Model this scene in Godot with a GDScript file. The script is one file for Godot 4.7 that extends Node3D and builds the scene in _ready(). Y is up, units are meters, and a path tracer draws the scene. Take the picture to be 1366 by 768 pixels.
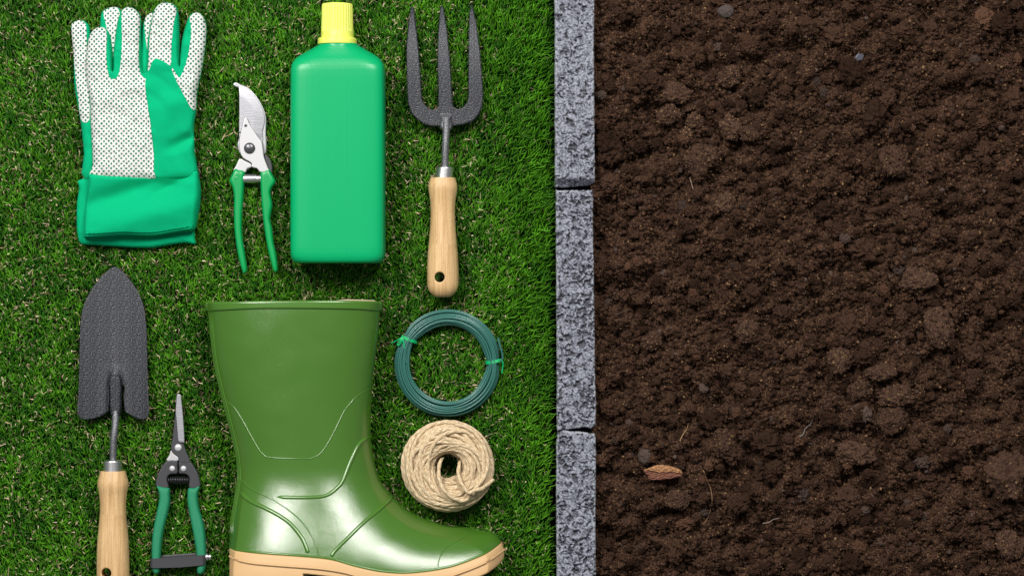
extends Node3D
# A garden flat lay: gloves, tools, a bottle, a boot, wire and twine on a lawn, a kerb and a bed of soil.
# Plans are drawn in units of 0.8 mm (x to the right, y away from the top of the lawn), heights are metres.

const CAMERA_HEIGHT := 3.2
const PRESSED := 0.009            # how high the pressed turf carries what lies on it

var rng := RandomNumberGenerator.new()
var footprints: Array = []        # plan outlines of what lies on the lawn: [outline, its box]
var unit := 0.0008                # metres per plan unit of the thing being built
var mid := Vector2.ZERO           # plan centre of the thing being built


# ------------------------------------------------------------------ meshes
class Shape:
	var v := PackedVector3Array()
	var t := PackedInt32Array()
	var uv := PackedVector2Array()
	var c := PackedColorArray()

	func put(p: Vector3, w := Vector2.ZERO) -> int:
		v.append(p)
		uv.append(w)
		return v.size() - 1

	func tri(a: int, b: int, d: int) -> void:
		t.append(a)
		t.append(b)
		t.append(d)

	func outward(from: int) -> void:
		# turns the triangles added since FROM so that they face out
		if from >= t.size():
			return
		var o := Vector3.ZERO
		for i in range(from, t.size()):
			o += v[t[i]]
		o /= float(t.size() - from)
		var volume := 0.0
		for i in range(from, t.size(), 3):
			volume += (v[t[i]] - o).dot((v[t[i + 2]] - o).cross(v[t[i + 1]] - o))
		if volume < 0.0:
			for i in range(from, t.size(), 3):
				var k := t[i + 1]
				t[i + 1] = t[i + 2]
				t[i + 2] = k

	func mesh(m: Material) -> ArrayMesh:
		var n := PackedVector3Array()
		n.resize(v.size())
		for i in range(0, t.size(), 3):
			var a := t[i]
			var b := t[i + 1]
			var d := t[i + 2]
			var k := (v[d] - v[a]).cross(v[b] - v[a])
			n[a] += k
			n[b] += k
			n[d] += k
		for i in n.size():
			n[i] = n[i].normalized() if n[i].length_squared() > 0.0 else Vector3.UP
		var arrays := []
		arrays.resize(Mesh.ARRAY_MAX)
		arrays[Mesh.ARRAY_VERTEX] = v
		arrays[Mesh.ARRAY_NORMAL] = n
		arrays[Mesh.ARRAY_TEX_UV] = uv
		if c.size() == v.size():
			arrays[Mesh.ARRAY_COLOR] = c
		arrays[Mesh.ARRAY_INDEX] = t
		var out := ArrayMesh.new()
		out.add_surface_from_arrays(Mesh.PRIMITIVE_TRIANGLES, arrays)
		out.surface_set_material(0, m)
		return out


func local(p: Vector2, y: float) -> Vector3:
	return Vector3((p.x - mid.x) * unit, y, (p.y - mid.y) * unit)


func points(a: Array) -> PackedVector2Array:
	var out := PackedVector2Array()
	for i in range(0, a.size(), 2):
		out.append(Vector2(a[i], a[i + 1]))
	return out


func curve(a: Array, steps := 4, closed := true) -> PackedVector2Array:
	var p := points(a)
	var n := p.size()
	var out := PackedVector2Array()
	for i in (n if closed else n - 1):
		var p0 := p[(i - 1 + n) % n] if closed else p[maxi(i - 1, 0)]
		var p1 := p[i]
		var p2 := p[(i + 1) % n]
		var p3 := p[(i + 2) % n] if closed else p[mini(i + 2, n - 1)]
		for k in steps:
			out.append(p1.cubic_interpolate(p2, p0, p3, float(k) / steps))
	if not closed:
		out.append(p[n - 1])
	return out


func box_of(p: PackedVector2Array) -> Rect2:
	var r := Rect2(p[0], Vector2.ZERO)
	for q in p:
		r = r.expand(q)
	return r


func inside_by(poly: PackedVector2Array, p: Vector2) -> float:
	# distance to the outline, positive inside
	var best := 1e18
	var odd := false
	var a := poly[poly.size() - 1]
	for b in poly:
		var e := b - a
		var w := p - a
		var q := w - e * clampf(w.dot(e) / maxf(e.length_squared(), 1e-9), 0.0, 1.0)
		var l := q.length_squared()
		if l < best:
			best = l
		if (a.y > p.y) != (b.y > p.y) and p.x < (b.x - a.x) * (p.y - a.y) / (b.y - a.y) + a.x:
			odd = not odd
		a = b
	return sqrt(best) if odd else -sqrt(best)


func swell(poly: PackedVector2Array, p: Vector2) -> float:
	# smooth stand-in for the distance to the outline (mean value potential): d near an edge, half the half-width on a strip's axis
	var w := 0.0
	var a := poly[poly.size() - 1] - p
	var ra := a.length()
	for q in poly:
		var b := q - p
		var rb := b.length()
		var cr := a.x * b.y - a.y * b.x
		var dot := a.dot(b)
		if absf(cr) > 1e-7:
			w += (cr / (ra * rb + dot) if dot > 0.0 else (ra * rb - dot) / cr) * (1.0 / maxf(ra, 1e-5) + 1.0 / maxf(rb, 1e-5))
		a = b
		ra = rb
	w = absf(w)
	return 2.0 / w if w > 1e-9 else 0.0


func round_edge(d: float, r: float) -> float:
	var k := 1.0 - clampf(d / r, 0.0, 1.0)
	return sqrt(maxf(0.0, 1.0 - k * k))


func sheet(s: Shape, clip: Callable, area: Rect2, g: float, heights: Callable, no_wall = null, tint = null) -> void:
	# a solid over the plan region where CLIP is positive; HEIGHTS gives (top, bottom)
	var nx := int(ceil(area.size.x / g)) + 3
	var ny := int(ceil(area.size.y / g)) + 3
	var o := area.position - Vector2(g, g)
	var d := PackedFloat32Array()
	d.resize(nx * ny)
	for j in ny:
		for i in nx:
			d[j * nx + i] = clip.call(o + Vector2(i, j) * g)
	var ids := {}
	var plan := PackedVector2Array()
	var faces := []
	var rim := PackedInt32Array()
	var corner := [Vector2i(0, 0), Vector2i(1, 0), Vector2i(1, 1), Vector2i(0, 1)]
	for j in ny - 1:
		for i in nx - 1:
			var n := j * nx + i
			if d[n] <= 0 and d[n + 1] <= 0 and d[n + nx] <= 0 and d[n + nx + 1] <= 0:
				continue
			var f := PackedInt32Array()
			var last_exit := -1
			var first_in := -1
			for k in 4:
				var a: Vector2i = corner[k] + Vector2i(i, j)
				var b: Vector2i = corner[(k + 1) % 4] + Vector2i(i, j)
				var na := a.y * nx + a.x
				var nb := b.y * nx + b.x
				if d[na] > 0:
					var key := na * 3
					if not ids.has(key):
						ids[key] = plan.size()
						plan.append(o + Vector2(a) * g)
					f.append(ids[key])
				if (d[na] > 0) != (d[nb] > 0):
					var key2 := mini(na, nb) * 3 + (1 if a.y == b.y else 2)
					if not ids.has(key2):
						ids[key2] = plan.size()
						plan.append(o + (Vector2(a) + Vector2(b - a) * (d[na] / (d[na] - d[nb]))) * g)
					var e: int = ids[key2]
					f.append(e)
					if d[na] > 0:
						last_exit = e
					elif last_exit >= 0:
						rim.append(last_exit)
						rim.append(e)
						last_exit = -1
					else:
						first_in = e
			if last_exit >= 0 and first_in >= 0:
				rim.append(last_exit)
				rim.append(first_in)
			faces.append(f)
	var from := s.t.size()
	var base := s.v.size()
	var count := plan.size()
	var low := PackedFloat32Array()
	var coloured := tint != null
	for p in plan:
		var h: Vector2 = heights.call(p)
		s.put(local(p, h.x), (p - mid) * unit)
		low.append(minf(h.x, h.y))
		if coloured:
			s.c.append(tint.call(p))
	for k in count:
		s.put(local(plan[k], low[k]), (plan[k] - mid) * unit)
		if coloured:
			s.c.append(s.c[base + k])
	for f in faces:
		for k in range(1, f.size() - 1):
			s.tri(base + f[0], base + f[k], base + f[k + 1])
			s.tri(base + count + f[0], base + count + f[k + 1], base + count + f[k])
	for k in range(0, rim.size(), 2):
		var x := rim[k]
		var n := rim[k + 1]
		if no_wall != null and no_wall.call(plan[x]):
			continue
		var w := [base + n, base + x, base + count + x, base + count + n]
		var q := []
		for i in 4:
			q.append(s.put(s.v[w[i]], s.uv[w[i]] + Vector2(0, s.v[w[i]].y)))
			if coloured:
				s.c.append(s.c[w[i]])
		s.tri(q[0], q[1], q[2])
		s.tri(q[0], q[2], q[3])
	s.outward(from)


func plate(s: Shape, poly: PackedVector2Array, low: float, high: float, bevel := 0.8, g := 1.0) -> void:
	# a flat plate with its upper edge rounded over BEVEL plan units
	var drop := minf(bevel * unit, (high - low) * 0.6)
	sheet(s, func(p): return inside_by(poly, p), box_of(poly), g,
		func(p): return Vector2(high - drop * (1.0 - round_edge(inside_by(poly, p), bevel)), low))


func cushion(s: Shape, poly: PackedVector2Array, level: float, up: float, down: float, r: float, g := 1.0, extra = null) -> void:
	# a rounded body: its widest outline lies at LEVEL
	sheet(s, func(p): return inside_by(poly, p), box_of(poly), g, func(p):
		var e := round_edge(swell(poly, p), r)
		var x: float = extra.call(p) * e if extra != null else 0.0
		return Vector2(level + up * e + x, maxf(level - down * e, PRESSED - 0.002)))


func loft(s: Shape, rings: Array, looped := false, ends := true) -> void:
	var from := s.t.size()
	var base := s.v.size()
	var n: int = rings[0].size()
	var along := 0.0
	var m := rings.size()
	for j in m:
		if j:
			along += (rings[j][0] - rings[j - 1][0]).length()
		var around := 0.0
		for i in n:
			s.put(rings[j][i], Vector2(around, along))
			around += (rings[j][i] - rings[j][(i + 1) % n]).length()
	for j in (m if looped else m - 1):
		for i in n:
			var a := base + j * n + i
			var b := base + j * n + (i + 1) % n
			var e := base + ((j + 1) % m) * n + i
			var f := base + ((j + 1) % m) * n + (i + 1) % n
			s.tri(a, b, f)
			s.tri(a, f, e)
	if ends and not looped:
		for j in [0, m - 1]:
			var o := Vector3.ZERO
			for q in rings[j]:
				o += q
			var hub := s.put(o / n, Vector2.ZERO)
			var edge := s.v.size()
			for q in rings[j]:
				s.put(q, Vector2.ZERO)
			for i in n:
				if j == 0:
					s.tri(hub, edge + (i + 1) % n, edge + i)
				else:
					s.tri(hub, edge + i, edge + (i + 1) % n)
	s.outward(from)


func tube(s: Shape, path: PackedVector3Array, radius: Callable, sides := 8, looped := false, lobes := 0, lay := 0.0) -> void:
	# RADIUS(share of the length) in metres; LOBES twisted strands of lay length LAY
	var rings := []
	var n := path.size()
	var along := 0.0
	for i in n:
		var ahead := path[(i + 1) % n] if looped else path[mini(i + 1, n - 1)]
		var back := path[(i - 1 + n) % n] if looped else path[maxi(i - 1, 0)]
		if i:
			along += (path[i] - path[i - 1]).length()
		var dir := (ahead - back).normalized()
		var side := dir.cross(Vector3.UP)
		side = Vector3.RIGHT if side.length() < 0.05 else side.normalized()
		var up := side.cross(dir).normalized()
		var r: float = radius.call(float(i) / (n - 1))
		var ring := PackedVector3Array()
		for k in sides:
			var a := TAU * k / sides
			var q := r
			if lobes:
				q = r * (1.0 + 0.26 * absf(cos(0.5 * lobes * a - PI * along / lay)) - 0.15)
			ring.append(path[i] + (side * cos(a) + up * sin(a)) * q)
		rings.append(ring)
	loft(s, rings, looped)


func dome(s: Shape, p: Vector2, y: float, r: float, h: float, sides := 28) -> void:
	# a rivet or bolt head, R in plan units
	var rings := []
	for q in [[1.0, -0.4], [1.0, 0.0], [0.985, 0.25], [0.9, 0.55], [0.7, 0.82], [0.4, 0.96], [0.05, 1.0]]:
		var ring := PackedVector3Array()
		for k in sides:
			var a := TAU * k / sides
			ring.append(local(p + Vector2(cos(a), sin(a)) * r * q[0], y + h * q[1]))
		rings.append(ring)
	loft(s, rings)


func ball(level: int) -> Array:
	# [vertices, indices] of a subdivided icosahedron
	var f := (1.0 + sqrt(5.0)) / 2.0
	var v := PackedVector3Array([Vector3(-1, f, 0), Vector3(1, f, 0), Vector3(-1, -f, 0), Vector3(1, -f, 0), Vector3(0, -1, f), Vector3(0, 1, f), Vector3(0, -1, -f), Vector3(0, 1, -f), Vector3(f, 0, -1), Vector3(f, 0, 1), Vector3(-f, 0, -1), Vector3(-f, 0, 1)])
	for i in v.size():
		v[i] = v[i].normalized()
	var t := PackedInt32Array([0, 11, 5, 0, 5, 1, 0, 1, 7, 0, 7, 10, 0, 10, 11, 1, 5, 9, 5, 11, 4, 11, 10, 2, 10, 7, 6, 7, 1, 8, 3, 9, 4, 3, 4, 2, 3, 2, 6, 3, 6, 8, 3, 8, 9, 4, 9, 5, 2, 4, 11, 6, 2, 10, 8, 6, 7, 9, 8, 1])
	for l in level:
		var halves := {}
		var next := PackedInt32Array()
		for i in range(0, t.size(), 3):
			var m := [0, 0, 0]
			for k in 3:
				var a := t[i + k]
				var b := t[i + (k + 1) % 3]
				var key := mini(a, b) * 100000 + maxi(a, b)
				if not halves.has(key):
					halves[key] = v.size()
					v.append((v[a] + v[b]).normalized())
				m[k] = halves[key]
			next.append_array(PackedInt32Array([t[i], m[0], m[2], t[i + 1], m[1], m[0], t[i + 2], m[2], m[1], m[0], m[1], m[2]]))
		t = next
	return [v, t]


func lump(level: int, stretch: Vector3, rough: float, freq: float, number: int) -> Shape:
	var b := ball(level)
	var n := noise(number, freq, 4)
	var cell := noise(number + 7, freq * 1.8, 1, FastNoiseLite.TYPE_CELLULAR)
	var s := Shape.new()
	for q in b[0]:
		var k: float = 1.0 + rough * (1.1 * n.get_noise_3dv(q * 10.0) - 0.55 * cell.get_noise_3dv(q * 22.0) - 0.22 + 0.35 * n.get_noise_3dv(q * 45.0))
		s.put(q * k * stretch, Vector2(q.x, q.z) * 0.5)
	s.t = b[1]
	s.outward(0)
	return s


# ------------------------------------------------------------------ textures and materials
func noise(number: int, freq: float, octaves := 3, kind := FastNoiseLite.TYPE_SIMPLEX_SMOOTH) -> FastNoiseLite:
	var n := FastNoiseLite.new()
	n.seed = number
	n.noise_type = kind
	n.frequency = freq
	n.fractal_octaves = octaves
	n.fractal_type = FastNoiseLite.FRACTAL_FBM if octaves > 1 else FastNoiseLite.FRACTAL_NONE
	return n


func picture(n: FastNoiseLite, size: int, tall := 0) -> Image:
	return n.get_seamless_image(size, tall if tall else size)


func ramp(im: Image, stops: Array) -> ImageTexture:
	# a grey picture turned into colours: stops are [grey, linear colour]
	var g := Gradient.new()
	g.offsets = PackedFloat32Array(stops.map(func(q): return q[0]))
	g.colors = PackedColorArray(stops.map(func(q): return q[1].linear_to_srgb()))
	var out := Image.create(im.get_width(), im.get_height(), false, Image.FORMAT_RGB8)
	for y in im.get_height():
		for x in im.get_width():
			out.set_pixel(x, y, g.sample(im.get_pixel(x, y).r))
	return ImageTexture.create_from_image(out)


func grey(im: Image) -> ImageTexture:
	var out: Image = im.duplicate()
	out.convert(Image.FORMAT_RGB8)
	return ImageTexture.create_from_image(out)


func lin(r: float, g: float, b: float) -> Color:
	return Color(r, g, b)


func material(called: String, color: Color, rough: float, metal := 0.0) -> StandardMaterial3D:
	var m := StandardMaterial3D.new()
	m.resource_name = called
	m.albedo_color = color.linear_to_srgb()
	m.roughness = rough
	m.metallic = metal
	return m


func relief(m: StandardMaterial3D, t: Texture2D, centimetres: float, tile: Vector2) -> StandardMaterial3D:
	m.heightmap_enabled = true
	m.heightmap_texture = t
	m.heightmap_scale = centimetres
	m.uv1_scale = Vector3(1.0 / tile.x, 1.0 / tile.y, 1.0)
	return m


# ------------------------------------------------------------------ things
func numbered(called: String) -> String:
	if not has_node(called):
		return called
	var k := 1
	while has_node("%s_%03d" % [called, k]):
		k += 1
	return "%s_%03d" % [called, k]


func begin(x: float, y: float, level: float) -> void:
	# plan units measured at LEVEL metres above the turf's backing
	unit = 0.0008 * (CAMERA_HEIGHT - level) / (CAMERA_HEIGHT - 0.02)
	mid = Vector2(x, y)


func thing(called: String, label: String, category: String, group := "") -> Node3D:
	var o := Node3D.new()
	o.name = numbered(called)
	add_child(o)
	o.position = Vector3((mid.x - 683.0) * unit, 0, (mid.y - 384.0) * unit)
	o.set_meta("label", label)
	o.set_meta("category", category)
	if group:
		o.set_meta("group", group)
	return o


func part(called: String, s: Shape, m: Material, parent: Node3D) -> MeshInstance3D:
	var o := MeshInstance3D.new()
	var k := 0
	var n := called
	while parent.has_node(n):
		k += 1
		n = "%s_%03d" % [called, k]
	o.name = n
	o.mesh = s.mesh(m)
	parent.add_child(o, true)
	return o


func lies(poly: PackedVector2Array) -> void:
	# remembers that the turf is pressed down under this outline
	var out := PackedVector2Array()
	var k := unit / 0.0008
	for p in poly:
		out.append(Vector2(683, 384) + (p - Vector2(683, 384)) * k)
	footprints.append([out, box_of(out)])


func shift(poly: PackedVector2Array, by: Vector2) -> PackedVector2Array:
	var out := PackedVector2Array()
	for p in poly:
		out.append(p + by)
	return out


# ------------------------------------------------------------------ scene
func _ready() -> void:
	rng.seed = 20

	var camera := Camera3D.new()
	camera.name = "camera"
	camera.position = Vector3(0, CAMERA_HEIGHT, 0)
	camera.rotation_degrees = Vector3(-90, 0, 0)
	camera.fov = rad_to_deg(2.0 * atan(0.3072 / (CAMERA_HEIGHT - 0.02)))
	camera.near = 0.05
	camera.far = 20.0
	add_child(camera)

	var around := WorldEnvironment.new()
	around.name = "surroundings"
	var e := Environment.new()
	e.background_mode = Environment.BG_COLOR
	e.background_color = lin(0.165, 0.17, 0.18).linear_to_srgb()
	e.tonemap_mode = Environment.TONE_MAPPER_LINEAR
	e.tonemap_exposure = 1.0
	e.sdfgi_enabled = true
	e.ssao_enabled = true
	e.ssil_enabled = true
	around.environment = e
	add_child(around)

	lamp("key_softbox_light", Vector3(-1.45, 2.75, -1.55), Vector3(0.0, 0, 0.0), Vector2(1.15, 1.05), 11.6)
	lamp("side_softbox_light", Vector3(0.80, 2.75, -1.85), Vector3(0.05, 0, 0), Vector2(0.9, 0.75), 9.2)

	make_materials()
	build_ground()
	build_footing()
	build_kerb()
	build_soil()
	build_boot()
	build_bottle()
	build_gloves()
	build_trowel()
	build_fork()
	build_pruner()
	build_snips()
	build_wire()
	build_twine()
	build_grass()


func lamp(called: String, at: Vector3, towards: Vector3, size: Vector2, energy: float) -> void:
	var l := AreaLight3D.new()
	l.name = called
	l.area_size = size
	l.light_energy = energy
	l.light_color = Color(1.0, 0.985, 0.965)
	l.shadow_enabled = true
	l.set("area_range", 8.0)
	l.set("area_attenuation", 2.0)
	add_child(l)
	l.look_at_from_position(at, towards, Vector3(0, 0, -1))


var M := {}

func make_materials() -> void:
	# hammered paint: fine pits in a dark grey enamel
	var pits := picture(noise(3, 0.045, 2, FastNoiseLite.TYPE_CELLULAR), 256)
	var hm := material("hammered_enamel", Color.WHITE, 0.42, 0.25)
	hm.albedo_texture = ramp(pits, [[0.0, lin(0.005, 0.0055, 0.007)], [0.4, lin(0.014, 0.0155, 0.0195)], [0.65, lin(0.050, 0.054, 0.066)], [1.0, lin(0.19, 0.20, 0.235)]])
	M.hammered = relief(hm, grey(pits), 0.03, Vector2(0.014, 0.014))

	var nk := material("hammered_steel", lin(0.15, 0.153, 0.165), 0.36, 0.6)
	M.neck = relief(nk, grey(pits), 0.035, Vector2(0.014, 0.014))

	# pale turned wood: long grain with short brown pores
	var im := Image.create(256, 512, false, Image.FORMAT_RGB8)
	var g1 := noise(11, 0.03, 3)
	var g2 := noise(12, 0.16, 2)
	var g3 := noise(13, 0.2, 2)
	for y in 512:
		for x in 256:
			var a := 0.5 + 0.5 * g1.get_noise_2d(x * 1.2, y * 0.05)
			var b := 0.5 + 0.5 * g2.get_noise_2d(x * 1.0, y * 0.03)
			var pore := g3.get_noise_2d(x * 1.6, y * 0.16)
			var k := 0.55 * a + 0.45 * b
			var col := lin(0.45, 0.275, 0.12).lerp(lin(0.68, 0.465, 0.235), smoothstep(0.15, 0.85, k))
			if pore > 0.42:
				col = col.lerp(lin(0.27, 0.155, 0.06), minf(0.75, (pore - 0.42) * 4.0))
			im.set_pixel(x, y, col.linear_to_srgb())
	var wm := material("pale_wood", Color.WHITE, 0.5)
	wm.albedo_texture = ImageTexture.create_from_image(im)
	M.wood = relief(wm, grey(im), 0.012, Vector2(0.05, 0.1))

	# twill cloth: diagonal ribs
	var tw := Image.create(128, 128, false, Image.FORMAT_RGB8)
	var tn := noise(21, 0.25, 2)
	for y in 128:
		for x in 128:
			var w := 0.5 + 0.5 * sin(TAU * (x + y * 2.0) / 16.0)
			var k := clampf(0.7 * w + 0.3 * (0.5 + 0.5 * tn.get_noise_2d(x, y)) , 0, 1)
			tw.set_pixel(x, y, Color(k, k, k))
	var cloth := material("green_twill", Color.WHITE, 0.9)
	cloth.albedo_texture = ramp(tw, [[0.0, lin(0.0, 0.32, 0.135)], [1.0, lin(0.0, 0.53, 0.245)]])  # shade in the furrows between ribs is put into the colour
	cloth.metallic_specular = 0.25
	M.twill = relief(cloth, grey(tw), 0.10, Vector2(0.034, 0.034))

	# white cotton with printed green dots
	var dots := Image.create(512, 512, false, Image.FORMAT_RGB8)
	var weave := Image.create(512, 512, false, Image.FORMAT_RGB8)
	var dn := noise(31, 0.09, 3)
	var wn := noise(32, 0.5, 2)
	for y in 512:
		for x in 512:
			var k := 0.63 + 0.06 * dn.get_noise_2d(x, y) + 0.05 * wn.get_noise_2d(x, y)
			dots.set_pixel(x, y, lin(k, k * 0.995, k * 0.97).linear_to_srgb())
			var h := 0.4 + 0.2 * sin(x * TAU / 10.0) * sin(y * TAU / 10.0) + 0.12 * wn.get_noise_2d(x, y)
			weave.set_pixel(x, y, Color(h, h, h))
	for j in 16:
		for i in 8:
			var o := Vector2(i * 64.0 + (32.0 if j % 2 else 0.0) + rng.randf_range(-4, 4), j * 32.0 + rng.randf_range(-4, 4))
			var r := rng.randf_range(12.0, 14.5)
			var sq := rng.randf_range(0.85, 1.15)
			for dy in range(-16, 17):
				for dx in range(-16, 17):
					if Vector2(dx * sq, dy / sq).length() < r + 1.2 * dn.get_noise_2d(dx * 9.0 + i * 31, dy * 9.0 + j * 17):
						var q := Vector2i(posmod(int(o.x) + dx, 512), posmod(int(o.y) + dy, 512))
						dots.set_pixelv(q, lin(0.006, 0.13, 0.07).linear_to_srgb())
						weave.set_pixelv(q, Color(0.9, 0.9, 0.9))
	var dm := material("dotted_cotton", Color.WHITE, 0.85)
	dm.albedo_texture = ImageTexture.create_from_image(dots)
	M.dotted = relief(dm, grey(weave), 0.03, Vector2(0.0424, 0.0424))

	# boot rubber with a fine leather grain
	var grain := picture(noise(41, 0.09, 2), 256)
	var bm := material("green_rubber", lin(0.050, 0.142, 0.013), 0.23)
	bm.metallic_specular = 0.7
	M.boot = relief(bm, grey(grain), 0.008, Vector2(0.022, 0.022))
	M.seam = material("green_rubber_seam", lin(0.056, 0.158, 0.015), 0.24)
	M.seam.metallic_specular = 0.7
	var sm := material("tan_rubber", lin(0.60, 0.385, 0.185), 0.5)
	M.sole = relief(sm, grey(grain), 0.006, Vector2(0.05, 0.05))
	M.lining = material("cotton_lining", lin(0.55, 0.43, 0.32), 0.95)
	M.tread = material("darker_tan_rubber", lin(0.3, 0.185, 0.09), 0.7)  # a darker tan than the sole

	# plastics; the bottle shows faint drawing lines along its length
	var lines := picture(noise(51, 0.05, 3), 256, 4)
	var pm := material("green_plastic", lin(0.0, 0.335, 0.118), 0.34)
	pm.metallic_specular = 0.4
	M.bottle = relief(pm, grey(lines), 0.005, Vector2(0.09, 1.0))
	M.cap = material("yellow_plastic", lin(0.74, 0.80, 0.13), 0.38)
	M.grip = material("green_vinyl", lin(0.0, 0.29, 0.075), 0.36)
	var foam := material("dark_green_vinyl", lin(0.008, 0.215, 0.10), 0.62)
	M.foam = relief(foam, grey(picture(noise(61, 0.12, 2), 256)), 0.025, Vector2(0.02, 0.02))
	M.dark = material("dark_enamel", lin(0.05, 0.05, 0.056), 0.45, 0.2)
	M.black = material("black_steel", lin(0.018, 0.018, 0.02), 0.35, 0.4)
	var steel := material("polished_steel", lin(0.42, 0.425, 0.44), 0.42, 0.8)
	M.steel = relief(steel, grey(picture(noise(71, 0.03, 3), 256, 16)), 0.004, Vector2(0.012, 0.02))
	M.plate = material("satin_steel", lin(0.50, 0.50, 0.515), 0.5, 0.45)
	M.ground_steel = relief(material("ground_steel", lin(0.36, 0.36, 0.39), 0.45, 0.7), grey(picture(noise(72, 0.05, 3), 16, 256)), 0.006, Vector2(0.02, 0.012))
	M.bolt = material("dark_bolt", lin(0.11, 0.11, 0.12), 0.3, 0.6)
	M.ferrule = relief(material("brushed_ferrule", lin(0.62, 0.62, 0.63), 0.33, 0.95), grey(picture(noise(73, 0.06, 2), 16, 256)), 0.003, Vector2(0.02, 0.012))
	M.wire = material("coated_wire", lin(0.030, 0.125, 0.104), 0.27)
	M.tie = material("bright_green_tie", lin(0.0, 0.38, 0.12), 0.4)

	var fibre := picture(noise(81, 0.05, 4), 128, 128)
	var tm := material("natural_twine", Color.WHITE, 0.9)
	tm.albedo_texture = ramp(fibre, [[0.0, lin(0.33, 0.22, 0.115)], [0.4, lin(0.55, 0.41, 0.245)], [0.7, lin(0.70, 0.57, 0.38)], [1.0, lin(0.82, 0.71, 0.53)]])
	M.twine = relief(tm, grey(fibre), 0.05, Vector2(0.008, 0.03))

	var turf := material("grass_blade", Color.WHITE, 0.42)
	turf.vertex_color_use_as_albedo = true
	turf.backlight_enabled = true
	turf.backlight = Color(0.5, 0.5, 0.5)
	M.blade = turf
	M.backing = material("turf_backing", lin(0.07, 0.068, 0.034), 0.95)

	var earth := material("soil", Color.WHITE, 0.95)
	var en := picture(noise(91, 0.05, 5), 512)
	earth.albedo_texture = ramp(en, [[0.0, lin(0.020, 0.0105, 0.0065)], [0.4, lin(0.042, 0.0225, 0.0145)], [0.62, lin(0.066, 0.036, 0.023)], [0.8, lin(0.11, 0.062, 0.038)], [1.0, lin(0.25, 0.145, 0.07)]])
	earth.metallic_specular = 0.15
	earth.uv1_scale = Vector3(14, 14, 14)
	earth.heightmap_enabled = true
	earth.heightmap_texture = grey(en)
	earth.heightmap_scale = 0.16
	M.soil = earth
	var crumb := material("soil_crumb", Color.WHITE, 0.95)
	crumb.vertex_color_use_as_albedo = true
	crumb.albedo_texture = ramp(picture(noise(93, 0.06, 4), 256), [[0.0, lin(0.25, 0.25, 0.25)], [0.5, lin(0.6, 0.6, 0.6)], [1.0, lin(1, 1, 1)]])
	crumb.metallic_specular = 0.15
	crumb.uv1_triplanar = true
	crumb.uv1_world_triplanar = true
	crumb.uv1_scale = Vector3(45, 45, 45)
	M.crumb = crumb
	M.bark = material("bark", Color.WHITE, 0.85)
	M.bark.vertex_color_use_as_albedo = true

	var sn := picture(noise(95, 0.06, 4), 256)
	var stone := material("weathered_stone", Color.WHITE, 0.75)
	stone.vertex_color_use_as_albedo = true
	stone.albedo_texture = ramp(sn, [[0.0, lin(0.55, 0.55, 0.55)], [0.5, lin(0.8, 0.8, 0.8)], [1.0, lin(1, 1, 1)]])
	M.stone = relief(stone, grey(sn), 0.03, Vector2(0.02, 0.02))


# ------------------------------------------------------------------ the setting
func build_ground() -> void:
	var o := MeshInstance3D.new()
	o.name = "lawn_ground"
	var b := BoxMesh.new()
	b.size = Vector3(0.69, 0.02, 0.80)
	o.mesh = b
	o.material_override = M.backing
	o.position = Vector3(0.0405 - 0.345, -0.0105, 0)
	o.set_meta("kind", "structure")
	o.set_meta("label", "dark backing of the lawn under the grass blades")
	add_child(o, true)


func build_footing() -> void:
	var o := MeshInstance3D.new()
	o.name = "ground"
	var b := BoxMesh.new()
	b.size = Vector3(1.28, 0.02, 0.84)
	o.mesh = b
	o.material_override = M.soil
	o.position = Vector3(-0.02, -0.034, 0)
	o.set_meta("kind", "structure")
	o.set_meta("label", "bare earth below the lawn and the kerb")
	add_child(o, true)


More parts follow.
